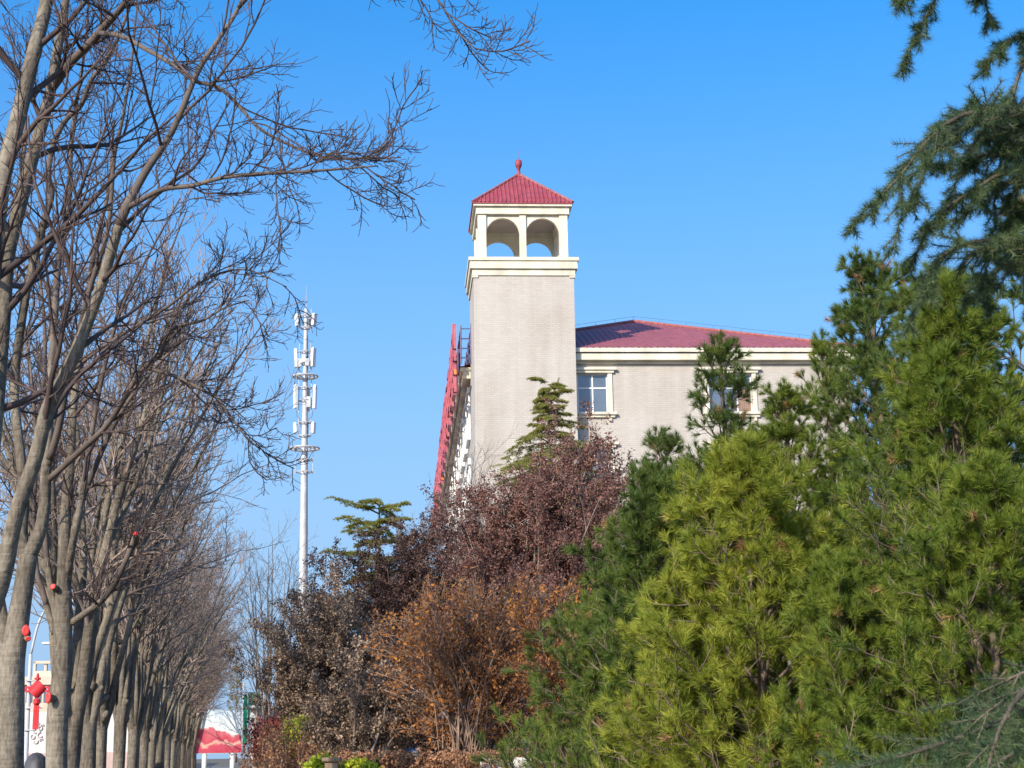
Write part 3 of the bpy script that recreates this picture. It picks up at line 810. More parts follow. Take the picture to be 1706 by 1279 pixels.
antennas(581, 613, 0.42, 8, (R_(-168), R_(-30), R_(95)), 0.06, (586, 606))
antennas(642, 682, 0.45, 8, (R_(-150), R_(-12), R_(85)), 0.02, (646, 667))
antennas(704, 723, 0.42, 8, (R_(-165), R_(-20), R_(90)), 0.06, (704, 726))
for (py0, py1, a, R) in ((592, 606, R_(-100), 0.42), (600, 612, R_(-70), 0.5), (662, 680, R_(-45), 0.4), (598, 612, R_(200), 0.4)):
    f = MB(); z1, z0 = mz(py0), mz(py1); x, y = R * math.cos(a), R * math.sin(a)
    f.bbox(x - 0.14, x + 0.14, y - 0.1, y + 0.1, z0, z1, 0.02); f.build('radio_unit', M_GALV, mast)
f = MB()
for sx in (-1, 1):
    f.tube([[sx * 0.6, -0.1, mz(765)], [sx * 0.6, -0.1, mz(790)]], 0.03, 5)
    f.tube([[sx * 0.6, -0.1, mz(752)], [sx * 0.6, -0.1, mz(765)]], 0.02, 5)
f.build('spare_pipes', M_GALV, mast); arm_ring(766, 0.55); arm_ring(786, 0.55)
f = MB()
for sx in (-1, 1):
    f.tube(catmull([[sx * 0.55, -0.1, mz(684)], [sx * 0.5, -0.15, mz(694)], [sx * 0.3, -0.2, mz(700)], [sx * 0.24, -0.2, mz(712)]]), 0.02, 5)
    f.tube(catmull([[sx * 0.4, -0.1, mz(610)], [sx * 0.45, -0.2, mz(617)], [sx * 0.3, -0.2, mz(620)], [sx * 0.2, -0.2, mz(626)]]), 0.02, 5)
f.tube([[0.12, -0.2, mz(560)], [0.2, -0.28, mz(700)], [0.33, -0.2, mz(985)]], 0.03, 5)
f.build('cables', M_DARKM, mast)

# ------------------------------------------------------------------ bare street trees
def limb_px(pts, local):
    """pts: (px, py, Y, width px) -> local path and radii"""
    a = np.array([[*P(p[0], p[1], p[2]), p[3] * mpp(p[2]) / 2] for p in pts])
    a[:, :3] -= local
    a = catmull(a, 4)
    return a
def grow_bare(root, limbs, seed, m1, m2, m3, l1=0.38, twig=M_TWIG, trunks=(), rt=0.0045, cuts=(), thin=0.042, sides=10):
    rng = np.random.default_rng(seed)
    b = MB()
    for t in trunks: b.tube(t[:, :3], t[:, 3], 16)
    for t in limbs:
        q = int((t[:, 3] > thin).sum())
        if q >= 2: b.tube(t[:q + 1, :3], t[:q + 1, 3], sides)
        if q < len(t) - 1: b.tube(t[max(0, q - 1):, :3], t[max(0, q - 1):, 3] * (1 if q < 2 else 1.003), sides, 1)
    b.build('trunk', [M_BARK, M_LIMB], root, smooth=True)
    Q = np.stack([resample(t, 16) for t in limbs])
    c = MB()
    P1, R1 = spawn(rng, Q[:, :, :3], Q[:, :, 3], m1, 0.22, 1.0, 0.75, 0.3, l1, 0.45, 9, 0.035, 0.13, 0.5, 0.006, lmin=0.5, lmax=3.2)
    P2, R2 = spawn(rng, P1, R1, m2, 0.15, 1.0, 0.7, 0.3, 0.42, 0.4, 7, 0.06, 0.13, 0.6, rt, lmin=0.25, lmax=1.2)
    P3, R3 = spawn(rng, P2, R2, m3, 0.15, 1.0, 0.65, 0.3, 0.45, 0.3, 5, 0.10, 0.12, 0.7, rt * 0.75, lmin=0.1, lmax=0.45)
    c.tubes(P1, R1, 6); c.tubes(P2, R2, 4); c.tubes(P3, R3, 3)
    # swollen buds at the twig tips
    return c.build('twigs', twig, root, smooth=True)
def wound(root, local, px, py, Y, r, nrm=(-0.2, -1, 0.2), sc=(1, 1)):
    c = P(px, py, Y) - local
    n = norm(np.array(nrm, float)); a = norm(np.cross(n, [0, 0, 1.0])); bb = np.cross(a, n)
    f = MB(); K = 14
    V = []
    for (rr_, dz) in ((1.0, -0.02), (1.0, 0.0), (0.93, 0.006), (0.5, 0.004), (0.0, 0.002)):
        for k in range(K):
            an = k * 2 * math.pi / K
            V.append(c + (a * math.cos(an) * sc[0] + bb * math.sin(an) * sc[1]) * r * rr_ + n * dz)
    f.add(V, [[j * K + i, j * K + (i + 1) % K, (j + 1) * K + (i + 1) % K, (j + 1) * K + i] for j in range(4) for i in range(K)])
    g = MB(); g.tube([c - n * 0.22, c - n * 0.03, c - n * 0.004], [r * 1.25 * sc[0], r * 1.12 * sc[0], r * 1.0 * sc[0]], 12)
    g.build('pruned_stub', M_BARK, root, smooth=True)
    o = f.build('pruning_wound', M_REDPAINT, root, smooth=True); o['label'] = 'round pruning cut painted red'

GT = 'bare street trees along the walk'
def trunk_path(base_r, h, r1, lean=(0, 0), seed=0):
    rg = np.random.default_rng(seed)
    p = [[0, 0, -0.1, base_r * 1.35], [lean[0] * 0.1, lean[1] * 0.1, 0.25, base_r * 1.08], [lean[0] * 0.5, lean[1] * 0.5, h * 0.55, base_r], [lean[0], lean[1], h, r1]]
    return catmull(p, 5)

# first tree: its trunk stands just outside the picture, its limbs cross the upper left
l0 = ROW(14, -2.45)
t0 = thing('bare_tree', 'nearest bare tree, trunk out of sight, long limbs leaning in across the upper left', 'tree', tuple(l0), 0, GT)
p0 = lambda *a: limb_px(a, l0)
limA = p0((-60, 1100, 14, 36), (-45, 850, 14, 33), (-22, 560, 14.2, 30), (0, 325, 14.3, 29), (20, 235, 14.4, 28), (37, 168, 14.5, 27), (57, 84, 14.6, 25), (76, 10, 14.8, 23), (100, -120, 15, 18), (130, -300, 15, 8))
limE = p0((-55, 1110, 14, 36), (0, 975, 13.8, 31), (26, 860, 13.6, 27), (60, 760, 13.5, 25), (80, 680, 13.4, 24), (118, 605, 13.3, 22), (161, 497, 13.2, 20), (182, 430, 13.1, 19), (205, 358, 13, 17), (240, 290, 13, 14), (279, 232, 13, 12), (299, 192, 13, 11), (330, 118, 13.1, 10), (363, 67, 13.2, 8), (397, 13, 13.3, 7), (440, -90, 13.5, 4))
limF = p0((214, 345, 13, 10), (269, 316, 12.7, 9), (320, 309, 12.5, 8), (370, 296, 12.3, 7), (430, 289, 12.2, 6), (500, 286, 12, 5), (570, 281, 12, 4), (630, 276, 12, 2.5))
limB = p0((-50, 1060, 14.4, 33), (-15, 760, 14.6, 28), (4, 540, 14.8, 26), (12, 430, 15, 25), (30, 353, 15, 24), (50, 276, 15, 23), (71, 202, 15, 21), (84, 151, 15, 19), (97, 74, 15.1, 16), (107, 20, 15.2, 14), (120, -80, 15.2, 9))
limC = p0((84, 151, 15, 15), (118, 104, 14.8, 15), (145, 77, 14.6, 14), (171, 47, 14.5, 13), (202, 13, 14.3, 11), (250, -50, 14, 8), (330, -110, 13.8, 5))
limD = p0((166, 55, 14.5, 10), (202, 60, 14.2, 9), (242, 81, 14, 8.5), (289, 108, 13.8, 8), (323, 134, 13.6, 7.5), (363, 145, 13.5, 6.5), (397, 175, 13.4, 6), (430, 212, 13.3, 5.5), (480, 240, 13.2, 5), (540, 262, 13.1, 4), (610, 264, 13, 3), (668, 262, 13, 2))
limU = p0((397, 13, 13.3, 8), (470, -60, 13, 7), (600, -60, 12.6, 6), (680, -35, 12.4, 5), (728, -2, 12.3, 4.2), (760, 50, 12.3, 3.2), (795, 84, 12.3, 2))
tr0 = np.vstack([np.hstack([np.array([[0, 0, -0.1]]), [[0.22]]]), np.hstack([[[0, 0, 1.0]], [[0.17]]]), np.array([[*(P(-75, 1180, 14) - l0), 0.16]]), np.array([[*(P(-55, 1080, 14) - l0), 0.12]])])
grow_bare(t0, [limA, limE, limF, limB, limC, limD, limU], 21, 12, 8, 6, l1=0.30, trunks=[catmull(tr0, 4)], rt=0.0038)

# second tree: thick forked trunk at the picture's left edge
l1_ = ROW(18, -2.42)
t1 = thing('bare_tree', 'thick forked bare tree at the left edge with a red pruning cut below its fork', 'tree', tuple(l1_), 0, GT)
p1 = lambda *a: limb_px(a, l1_)
bx = 14
trk = p1((bx, 1500, 18, 62), (bx, 1400, 18, 52), (bx - 1, 1279, 18, 50), (bx + 2, 1180, 18, 47), (18, 1110, 18, 44), (26, 1060, 18, 38), (38, 985, 18, 32), (47, 925, 18, 30))
la = p1((47, 930, 18, 27), (68, 880, 18, 22), (75, 830, 18, 20), (76, 793, 18, 19), (80, 745, 18, 16), (84, 645, 18.2, 14), (91, 531, 18.4, 12), (98, 430, 18.5, 11), (115, 330, 18.6, 9), (120, 220, 18.7, 7), (140, 90, 18.8, 5), (150, -40, 19, 3))
lb = p1((44, 940, 18, 24), (36, 890, 18.2, 20), (40, 820, 18.3, 18), (32, 740, 18.4, 16), (24, 640, 18.6, 15), (40, 510, 18.6, 14), (57, 430, 18.6, 13), (75, 363, 18.6, 12), (86, 323, 18.6, 11), (80, 286, 18.6, 11), (91, 235, 18.6, 10), (111, 198, 18.5, 9), (135, 175, 18.4, 9), (151, 135, 18.3, 8), (182, 91, 18.2, 7), (202, 50, 18, 6), (230, -30, 18, 4))
lc = p1((80, 800, 18, 11), (135, 750, 17.7, 10.5), (175, 712, 17.5, 10), (202, 672, 17.3, 9.5), (235, 618, 17, 9), (266, 591, 16.9, 8), (274, 565, 16.8, 7), (293, 544, 16.7, 6), (336, 534, 16.5, 5), (375, 512, 16.4, 3.5), (415, 500, 16.4, 2))
ld = p1((242, 612, 17, 7), (296, 628, 16.8, 6), (336, 649, 16.7, 5.2), (363, 665, 16.6, 4.6), (385, 695, 16.5, 4), (408, 725, 16.4, 3), (432, 748, 16.4, 1.8))
le = p1((15, 1085, 18, 26), (2, 1030, 18, 24), (-12, 940, 18, 22), (-25, 800, 18.2, 19), (-20, 600, 18.4, 15), (10, 480, 18.4, 12), (20, 380, 18.5, 10), (40, 250, 18.5, 7), (45, 100, 18.6, 4))
lf = p1((78, 780, 18, 13), (97, 716, 17.8, 12), (112, 635, 17.7, 11), (130, 560, 17.6, 10), (150, 480, 17.4, 9), (180, 380, 17.2, 8), (190, 262, 17.1, 7), (202, 208, 17, 6), (218, 110, 17, 5), (228, 10, 17, 3))
lg = p1((119, 618, 17.7, 7), (161, 585, 17.5, 6.5), (202, 558, 17.3, 6), (235, 538, 17.2, 5.5), (279, 511, 17, 5), (323, 477, 16.9, 4.5), (370, 454, 16.8, 4), (410, 449, 16.7, 3), (445, 462, 16.6, 2.2), (478, 478, 16.6, 1.5))
grow_bare(t1, [la, lb, lc, ld, le, lf, lg], 22, 12, 7, 6, l1=0.26, trunks=[trk], rt=0.004)
wound(t1, l1_, 43, 1050, 17.84, 0.048, (0.25, -1, 0.1), (0.8, 1.3))
wound(t1, l1_, 47, 1064, 17.84, 0.03, (0.4, -1, -0.2), (1, 0.8))

# third tree
l2 = ROW(22, -2.38)
t2 = thing('bare_tree', 'upright bare tree beside the red knot, large red pruning cut low on its trunk', 'tree', tuple(l2), 0, GT)
p2 = lambda *a: limb_px(a, l2)
trk = p2((93, 1500, 22, 44), (93, 1400, 22, 36), (94, 1279, 22, 34), (96, 1190, 22, 34), (103, 1122, 22, 31), (105, 1043, 22, 30), (106, 985, 22, 26))
ka = p2((106, 1000, 22, 25), (107, 930, 22, 22), (109, 860, 22, 19), (116, 780, 22, 16), (124, 660, 22, 13), (140, 540, 22, 11), (155, 430, 22, 10), (168, 370, 22, 8), (182, 310, 22, 6), (190, 200, 22, 4))
kb = p2((120, 1037, 22, 12), (144, 1020, 21.8, 11), (170, 1000, 21.6, 10.5), (193, 968, 21.5, 10), (210, 932, 21.4, 9), (223, 898, 21.4, 8), (226, 890, 21.4, 8))
kc = p2((92, 1055, 22, 13), (80, 1018, 22, 11), (70, 980, 22, 9), (62, 955, 22, 9), (56, 880, 22, 7), (60, 740, 22, 6), (50, 600, 22, 4))
kd = p2((97, 1040, 22, 14), (86, 985, 22, 12), (78, 930, 22, 10), (74, 860, 22, 9), (70, 720, 22.2, 8), (75, 560, 22.3, 6), (60, 400, 22.3, 4))
ke = p2((112, 960, 22, 13), (122, 900, 21.8, 12), (134, 840, 21.7, 11), (150, 740, 21.6, 9), (170, 630, 21.5, 7), (200, 520, 21.4, 6), (250, 420, 21.3, 4), (300, 330, 21.2, 2.5))
kf = p2((108, 1010, 22, 16), (114, 950, 22, 14), (128, 860, 22, 11), (158, 780, 21.8, 9), (200, 690, 21.6, 7), (260, 610, 21.4, 5), (330, 545, 21.2, 3))
grow_bare(t2, [ka, kb, kc, kd, ke, kf], 23, 9, 7, 5, l1=0.26, trunks=[trk], rt=0.0045)
wound(t2, l2, 80, 1162, 21.76, 0.056, (-0.35, -1, 0.1), (0.75, 1.35))
wound(t2, l2, 88, 977, 21.8, 0.038)
wound(t2, l2, 226, 889, 21.3, 0.034, (0.2, -1, 0.6))

# the rest of the row: five grown trees, then copies of them turned and resized
def pollard(seed, loc, label, h=10.0, fork=2.55, r=0.155, m=(9, 6, 4), nst=7, twig=M_TWIGR, rt=0.006):
    rg = np.random.default_rng(seed)
    root = thing('bare_tree', label, 'tree', tuple(loc), 0, GT)
    trk = trunk_path(r, fork, r * 1.12, (rg.normal() * 0.05, rg.normal() * 0.05), seed)
    lim = []
    for k in range(nst):
        a = k * 2 * math.pi / nst + rg.random() * 0.8; tl = 0.05 + 0.22 * rg.random() if k else 0.02
        d = np.array([math.cos(a) * tl, math.sin(a) * tl, 1.0]); r0 = r * (0.42 + 0.24 * rg.random())
        hh_ = h * (0.8 + 0.25 * rg.random()) - fork
        pts = []
        z0 = fork - 0.45 - 0.25 * rg.random()
        p = np.array([trk[-1][0] * 0.8, trk[-1][1] * 0.8, z0]) + np.array([math.cos(a), math.sin(a), 0]) * r * 0.15
        pts.append([*p, r0 * 1.15])
        q = p + np.array([math.cos(a), math.sin(a), 0]) * r * 0.75 + [0, 0, 0.42]; pts.append([*q, r0 * 1.1])
        q = q + np.array([math.cos(a) * 0.09, math.sin(a) * 0.09, 0.35]); pts.append([*q, r0])
        n_ = 9
        for j in range(n_):
            d = norm(d + rg.normal(size=3) * [0.06, 0.06, 0.02] + np.array([math.cos(a), math.sin(a), 0]) * 0.018)
            q = q + d * (hh_ / n_); pts.append([*q, r0 * (1 - 0.88 * (j + 1) / n_)])
        lim.append(catmull(pts, 2))
        if True:                  # a second leader from part way up
            i = 8 + rg.integers(0, 4); b0 = lim[-1][i]
            dd = norm(np.array([math.cos(a + 1), math.sin(a + 1), 1.6])); pp = []
            q = b0[:3].copy()
            for j in range(8):
                pp.append([*q, b0[3] * 0.7 * (1 - 0.85 * j / 7)]); dd = norm(dd + rg.normal(size=3) * 0.07 + [0, 0, 0.08]); q = q + dd * (h - b0[2]) * 0.12
            lim.append(catmull(pp, 2))
    trk = np.vstack([trk, [trk[-1][0], trk[-1][1], fork + 0.05, r * 0.9], [trk[-1][0], trk[-1][1], fork + 0.12, r * 0.4]])
    # knobs left by pruning round the fork
    b = MB()
    kn = []
    grow_bare(root, lim, seed + 100, *m, l1=0.34, twig=twig, trunks=[trk], rt=rt, thin=0.017)
    for k in range(4):
        a = rg.random() * 6.28; z = fork - 0.35 + rg.random() * 0.45
        c = np.array([math.cos(a) * r, math.sin(a) * r, z]); o = np.array([math.cos(a) * 0.14, math.sin(a) * 0.14, 0.12])
        b.tube([c - o * 0.6, c + o * 0.5, c + o], [0.075, 0.065, 0.045], 8)
    b.build('pruned_stub', M_BARK, root, smooth=True)
    return root
LB = 'bare pollarded street tree, '
protos = []
words = ['fourth', 'fifth', 'sixth', 'seventh', 'eighth', 'ninth', 'tenth', 'eleventh', 'twelfth', 'thirteenth', 'fourteenth', 'fifteenth', 'sixteenth', 'seventeenth',
         'eighteenth', 'nineteenth', 'twentieth', 'twenty first', 'twenty second', 'twenty third', 'twenty fourth', 'twenty fifth', 'twenty sixth', 'twenty seventh', 'twenty eighth']
rg = np.random.default_rng(77)
SROW = [25.7, 29.6, 33.7, 37.6, 41.6, 45.4] + [49.6 + 4.0 * k for k in range(18)]
for k, s in enumerate(SROW):
    lab = LB + words[k] + ' trunk from the left edge'
    loc = ROW(s, -2.4 + rg.normal() * 0.05)
    if k < 5:
        o = pollard(40 + k, loc, lab, 9.6 + rg.random() * 0.8, 2.45 + rg.random() * 0.3, 0.15 - 0.007 * k)
        protos.append(o)
        o.rotation_euler = (0, 0, rg.random() * 6.28)
    else:
        o = copy_tree(protos[(k * 3 + 1) % 5], tuple(loc), rg.random() * 6.28, 0.93 + 0.14 * rg.random(), lab)

# ------------------------------------------------------------------ pines
def make_pine(seed, loc, label, H=5.4, Rb=1.75, mat=M_PINE, dens=1.0, name='pine_tree', lowest=0.12, nl=0.088, pw=0.75, step=0.058, nk=1.0, group='pines in the garden'):
    rg = np.random.default_rng(seed)
    root = thing(name, label, 'tree', tuple(loc), 0, group)
    b = MB()
    K = 14
    tp = np.zeros((K, 3)); tp[:, 2] = np.linspace(-0.1, H, K); tp[1:, :2] += np.cumsum(rg.normal(size=(K - 1, 2)) * 0.025, 0)
    tr = 0.016 * H * (1 - np.linspace(0, 1, K)) + 0.012
    b.tube(tp, tr, 9)
    br, rr_ = [], []
    z = H * lowest
    while z < H * 0.985:
        f = z / H
        n_ = 5 if f < 0.8 else 4
        a0 = rg.random() * 6.28
        for k in range(n_):
            a = a0 + k * 2 * math.pi / n_ + rg.normal() * 0.2
            L = (Rb * (1 - f) ** pw + 0.14) * (0.6 + 0.75 * rg.random())
            el = 0.22 + 0.72 * f + rg.normal() * 0.12
            d = np.array([math.cos(a) * math.cos(el), math.sin(a) * math.cos(el), math.sin(el)])
            p = np.array([np.interp(z, tp[:, 2], tp[:, 0]), np.interp(z, tp[:, 2], tp[:, 1]), z])
            pts = [p]
            for j in range(7):
                d = norm(d + np.array([0, 0, 0.075]) + rg.normal(size=3) * 0.06); p = p + d * L / 7; pts.append(p)
            br.append(pts); rr_.append(np.linspace(0.008 + 0.009 * L, 0.004, 8))
        z += H * step * (0.8 + 0.4 * rg.random())
    br = np.array(br); rr_ = np.array(rr_)
    P2, R2 = spawn(rg, br, rr_, int(7 * dens), 0.28, 1.0, 0.8, 0.25, 0.42, 0.35, 5, 0.07, 0.07, 0.6, 0.004, lmin=0.16, lmax=0.7)
    P3, R3 = spawn(rg, P2, R2, 3, 0.4, 1.0, 0.8, 0.25, 0.5, 0.3, 4, 0.10, 0.06, 0.7, 0.003, lmin=0.10, lmax=0.26)
    b.tubes(br, rr_, 6); b.tubes(P2, R2, 4); b.tubes(P3, R3, 3)
    b.build('trunk', M_PINEBARK, root, smooth=True)
    c = MB()
    w = 0.0054
    ends = tp[None, -3:, :]
    add_needles(c, rg, ends, 160, nl, 0.35, 1.1, w, 0.35, up=0.15)
    add_needles(c, rg, br, int(150 * nk), nl, 0.2, 1.1, w, 0.55, tip=1.0)
    add_needles(c, rg, P2, int(110 * nk), nl, 0.2, 1.1, w, 0.45, tip=1.2)
    dead = rg.random(len(P3)) < 0.025
    add_needles(c, rg, P3[~dead], int(80 * nk), nl * 0.95, 0.2, 1.1, w, 0.5)
    add_needles(c, rg, P3[dead], 50, nl * 0.8, 0.3, 1.4, w, 0.3, mat=1)
    c.build('needles', [mat, M_DEADN], root)
    return root
def pine_at(px, py, Y, z=0.0):
    p = P(px, py, Y); return np.array([p[0], p[1], z])
def pine_h(py, Y, z0): return P(1200, py, Y)[2] - z0
PA = make_pine(301, pine_at(1205, 578, 16.5), 'slender pine with dark open top rising in front of the second hotel window', H=pine_h(578, 16.5, 0), Rb=1.7, mat=M_PINED, dens=0.8, step=0.066, pw=1.0, nk=0.7)
PB = make_pine(302, pine_at(1460, 437, 15.0), 'tallest pine with a dark bushy crown against the sky right of the roof', H=pine_h(437, 15, 0), Rb=1.6, mat=M_PINED, dens=1.0, step=0.058, pw=0.85)
PC = make_pine(303, pine_at(1290, 800, 11.5), 'broad yellow green pine nearest the camera in the middle of the pines', H=pine_h(800, 11.5, 0), Rb=1.3, mat=M_PINE, pw=0.72)
PD = make_pine(304, pine_at(1585, 510, 11.8), 'large bushy pine filling the right side below the hanging cedar boughs', H=pine_h(510, 11.8, 0), Rb=1.5, mat=M_PINEM, pw=0.85)  # needle colour darkened to stand for the cedar's shade
def pc(proto, px, Y, py, rz, label, wid=1.0, mat=None):
    H0 = {'A': pine_h(578, 16.5, 0), 'B': pine_h(437, 15, 0), 'C': pine_h(800, 11.5, 0), 'D': pine_h(510, 11.8, 0)}
    src = {'A': PA, 'B': PB, 'C': PC, 'D': PD}[proto]
    s = pine_h(py, Y, 0) / H0[proto]
    r = copy_tree(src, tuple(pine_at(px, py, Y)), rz, (s * wid, s * wid, s), label)
    if mat:
        for ch in r.children:
            if ch.name.startswith('needles'):
                ch.material_slots[0].link = 'OBJECT'; ch.material_slots[0].material = mat
    return r
pc('A', 1355, 15.8, 572, 2.0, 'pine with a pointed top just left of the tallest pine, overlapping the eaves', 0.72, M_PINEM)
pc('A', 1092, 17.0, 728, 1.0, 'low dark green pine standing next to the russet tree', 1.0)
pc('C', 1085, 13.6, 850, 2.2, 'deep green pine at the left of the group below the low dark pine', 0.95, M_PINED)
pc('C', 1005, 14.5, 1000, 4.0, 'small low pine at the far left end of the pines beside the amber shrub', 0.85, M_PINEM)
pc('B', 1535, 13.8, 480, 2.6, 'bushy pine right behind the tallest pine with sky showing through its top', 0.95)
pc('B', 1685, 13.0, 350, 4.4, 'tall pine at the right edge of the picture behind the cedar', 0.95)
pc('C', 1420, 10.6, 985, 1.2, 'short pine in the foreground just right of the broad yellow green pine', 0.85, M_PINEM)
pc('C', 1590, 10.2, 850, 3.3, 'thick green pine in front of the large bushy pine, above the lower cedar bough', 1.0, M_PINEM)
pc('C', 1175, 12.0, 960, 5.2, 'short bright pine at the bottom edge between the deep green pine and the broad pine', 1.0)
pc('B', 1325, 14.2, 655, 0.7, 'mid height green pine filling the gap below the eaves of the hotel', 1.0, M_PINEM)

# ------------------------------------------------------------------ cedars in the middle distance
def make_cedar(seed, base, label, H, Rb, tip_lean=(0.0, 0.0), nwh=15, wide_top=0.0, extra=()):
    rg = np.random.default_rng(seed)
    root = thing('cedar_tree', label, 'tree', tuple(base), 0, 'layered cedars in front of the hotel')
    b = MB(); K = 16
    tp = np.zeros((K, 3)); tp[:, 2] = np.linspace(-0.1, H, K)
    t = np.linspace(0, 1, K); tp[:, 0] = tip_lean[0] * np.clip(t - 0.9, 0, 1) * 10; tp[-1, 2] -= abs(tip_lean[0]) * 0.4
    tr = 0.013 * H * (1 - t) + 0.015
    b.tube(tp, tr, 9)
    br, rr_ = [], []
    for z in np.linspace(H * 0.15, H * 0.965, nwh):
        f = z / H; a0 = rg.random() * 6.28
        for k in range(5):
            a = a0 + k * 1.2566 + rg.normal() * 0.3
            L = (Rb * (1 - f) ** 1.0 * 1.1 + 0.22 + wide_top * max(0, f - 0.5)) * (0.55 + 0.65 * rg.random())
            el = 0.22 + rg.normal() * 0.17
            d = np.array([math.cos(a) * math.cos(el), math.sin(a) * math.cos(el), math.sin(el)])
            p = np.array([0, 0, z + rg.normal() * 0.06]); pts = [p]
            for j in range(7):
                d = norm(d + np.array([0, 0, -0.075]) + rg.normal(size=3) * 0.05); p = p + d * L / 7; pts.append(p)
            br.append(pts); rr_.append(np.linspace(0.012 + 0.01 * L, 0.006, 8))
    for (dx, dy, z, L, el) in extra:
        d = norm(np.array([dx, dy, math.tan(el)])); p = np.array([0, 0, z]); pts = [p]
        for j in range(7):
            d = norm(d + np.array([0, 0, -0.04])); p = p + d * L / 7; pts.append(p)
        br.append(pts); rr_.append(np.linspace(0.012 + 0.01 * L, 0.006, 8))
    br = np.array(br); rr_ = np.array(rr_)
    P2, R2 = spawn(rg, br, rr_, 12, 0.15, 1.0, 0.95, 0.2, 0.36, 0.5, 5, -0.06, 0.06, 0.6, 0.004, flat=True, lmin=0.12, lmax=0.8)
    P3, R3 = spawn(rg, P2, R2, 5, 0.2, 1.0, 0.8, 0.2, 0.5, 0.3, 3, -0.05, 0.06, 0.7, 0.003, flat=True, lmin=0.08, lmax=0.3)
    b.tubes(br, rr_, 5); b.tubes(P2, R2, 3)
    b.build('trunk', M_PINEBARK, root, smooth=True)
    c = MB(); w = 0.011
    add_needles(c, rg, tp[None, -4:], 160, 0.07, 0.8, 1.5, w)
    add_needles(c, rg, br, 50, 0.065, 0.7, 1.5, w, 0.2, up=0.35)
    add_needles(c, rg, P2, 34, 0.065, 0.6, 1.4, w, up=0.3); add_needles(c, rg, P3, 26, 0.06, 0.5, 1.3, w, up=0.3)
    c.build('needles', M_CEDAR, root)
    return root
p = P(632, 812, 40); z1 = P(632, 812, 40)[2] - BANK
make_cedar(61, (p[0], p[1], BANK), 'flat topped cedar beside the mast with long boughs reaching left', z1 - 0.3, 1.7, nwh=14, wide_top=0.9,
           extra=((-1, -0.1, z1 - 0.65, 1.15, 0.5), (-0.9, 0.1, z1 - 1.75, 1.35, 0.3), (-0.8, -0.4, z1 - 1.0, 1.0, 0.35), (1, 0.1, z1 - 0.55, 0.7, 0.4), (0.8, -0.5, z1 - 0.9, 0.8, 0.25), (-0.3, -1, z1 - 1.2, 0.9, 0.3)))
p = P(912, 622, 44); z1 = P(908, 622, 44)[2] - BANK
make_cedar(62, (p[0], p[1], BANK), 'tall narrow cedar with a nodding tip in front of the bell tower', z1, 4.6, tip_lean=(0.32, 0), nwh=34)

# ------------------------------------------------------------------ leafy and bare shrubs
def leafy(name, label, cat, bpx, Y, zb, tips, lmat, smat, seed, per=(3, 5), leaf=0.035, m=(7, 5), nst_r=0.03, depth=0.6, l1=0.34, lift=0.5, group=None, wob=0.02, t_leaf=0.1, spread=0.25, extra_mat=None):
    rg = np.random.default_rng(seed)
    p = P(bpx, 1250, Y); base = np.array([p[0], p[1], zb])
    root = thing(name, label, cat, tuple(base), 0, group)
    st, rr_ = [], []
    for (px, py) in tips:
        q = P(px, py, Y + rg.normal() * depth) - base
        a = np.array([rg.normal() * spread * 0.5, rg.normal() * spread * 0.5, -0.05])
        st.append(arc(a, q, 12, lift, rg, wob)); L = np.linalg.norm(q)
        rr_.append(np.linspace(nst_r * (0.6 + 0.5 * rg.random()), 0.006, 12))
    st = np.array(st); rr_ = np.array(rr_)
    P1, R1 = spawn(rg, st, rr_, m[0], 0.32, 1.0, 0.65, 0.3, l1, 0.45, 7, 0.04, 0.10, 0.5, 0.004, lmin=0.25, lmax=1.8)
    P2, R2 = spawn(rg, P1, R1, m[1], 0.15, 1.0, 0.7, 0.3, 0.48, 0.4, 5, 0.05, 0.10, 0.6, 0.003, lmin=0.12, lmax=0.7)
    b = MB(); b.tubes(st, rr_, 7); b.tubes(P1, R1, 4); b.tubes(P2, R2, 3)
    b.build('stems', smat, root, smooth=True)
    if lmat is not None:
        c = MB()
        add_leaves(c, rg, P1, per[0], leaf, 0.05, t_leaf, droop=0.4)
        add_leaves(c, rg, P2, per[1], leaf, 0.04, 0.1, droop=0.4)
        c.build('leaves', lmat, root)
    return root
rgp = random.Random(9)
def blob(poly, n, seed):
    """n points inside a picture polygon, used as branch tips"""
    r = random.Random(seed); xs = [p[0] for p in poly]; ys = [p[1] for p in poly]; out = []
    while len(out) < n:
        x, y = r.uniform(min(xs), max(xs)), r.uniform(min(ys), max(ys)); ins_ = False
        for i in range(len(poly)):
            (x0, y0), (x1, y1) = poly[i], poly[i - 1]
            if (y0 > y) != (y1 > y) and x < (x1 - x0) * (y - y0) / (y1 - y0) + x0: ins_ = not ins_
        if ins_: out.append((x, y))
    return out
# russet tree
poly = [(760, 880), (800, 850), (850, 830), (905, 800), (945, 755), (985, 735), (1020, 755), (1050, 790), (1045, 860), (1010, 920), (980, 960), (880, 960), (800, 930), (740, 900)]
leafy('russet_tree', 'many stemmed tree with dense russet leaves below the bell tower', 'tree', 880, 30, BANK, blob(poly, 46, 1) + [(985, 745), (1020, 765), (960, 752), (1045, 800), (905, 805), (850, 835), (770, 885)],
      M_RUSSET, M_GREYSTEM, 71, (32, 52), 0.024, (9, 6), 0.05, 0.7, 0.26, 0.5)
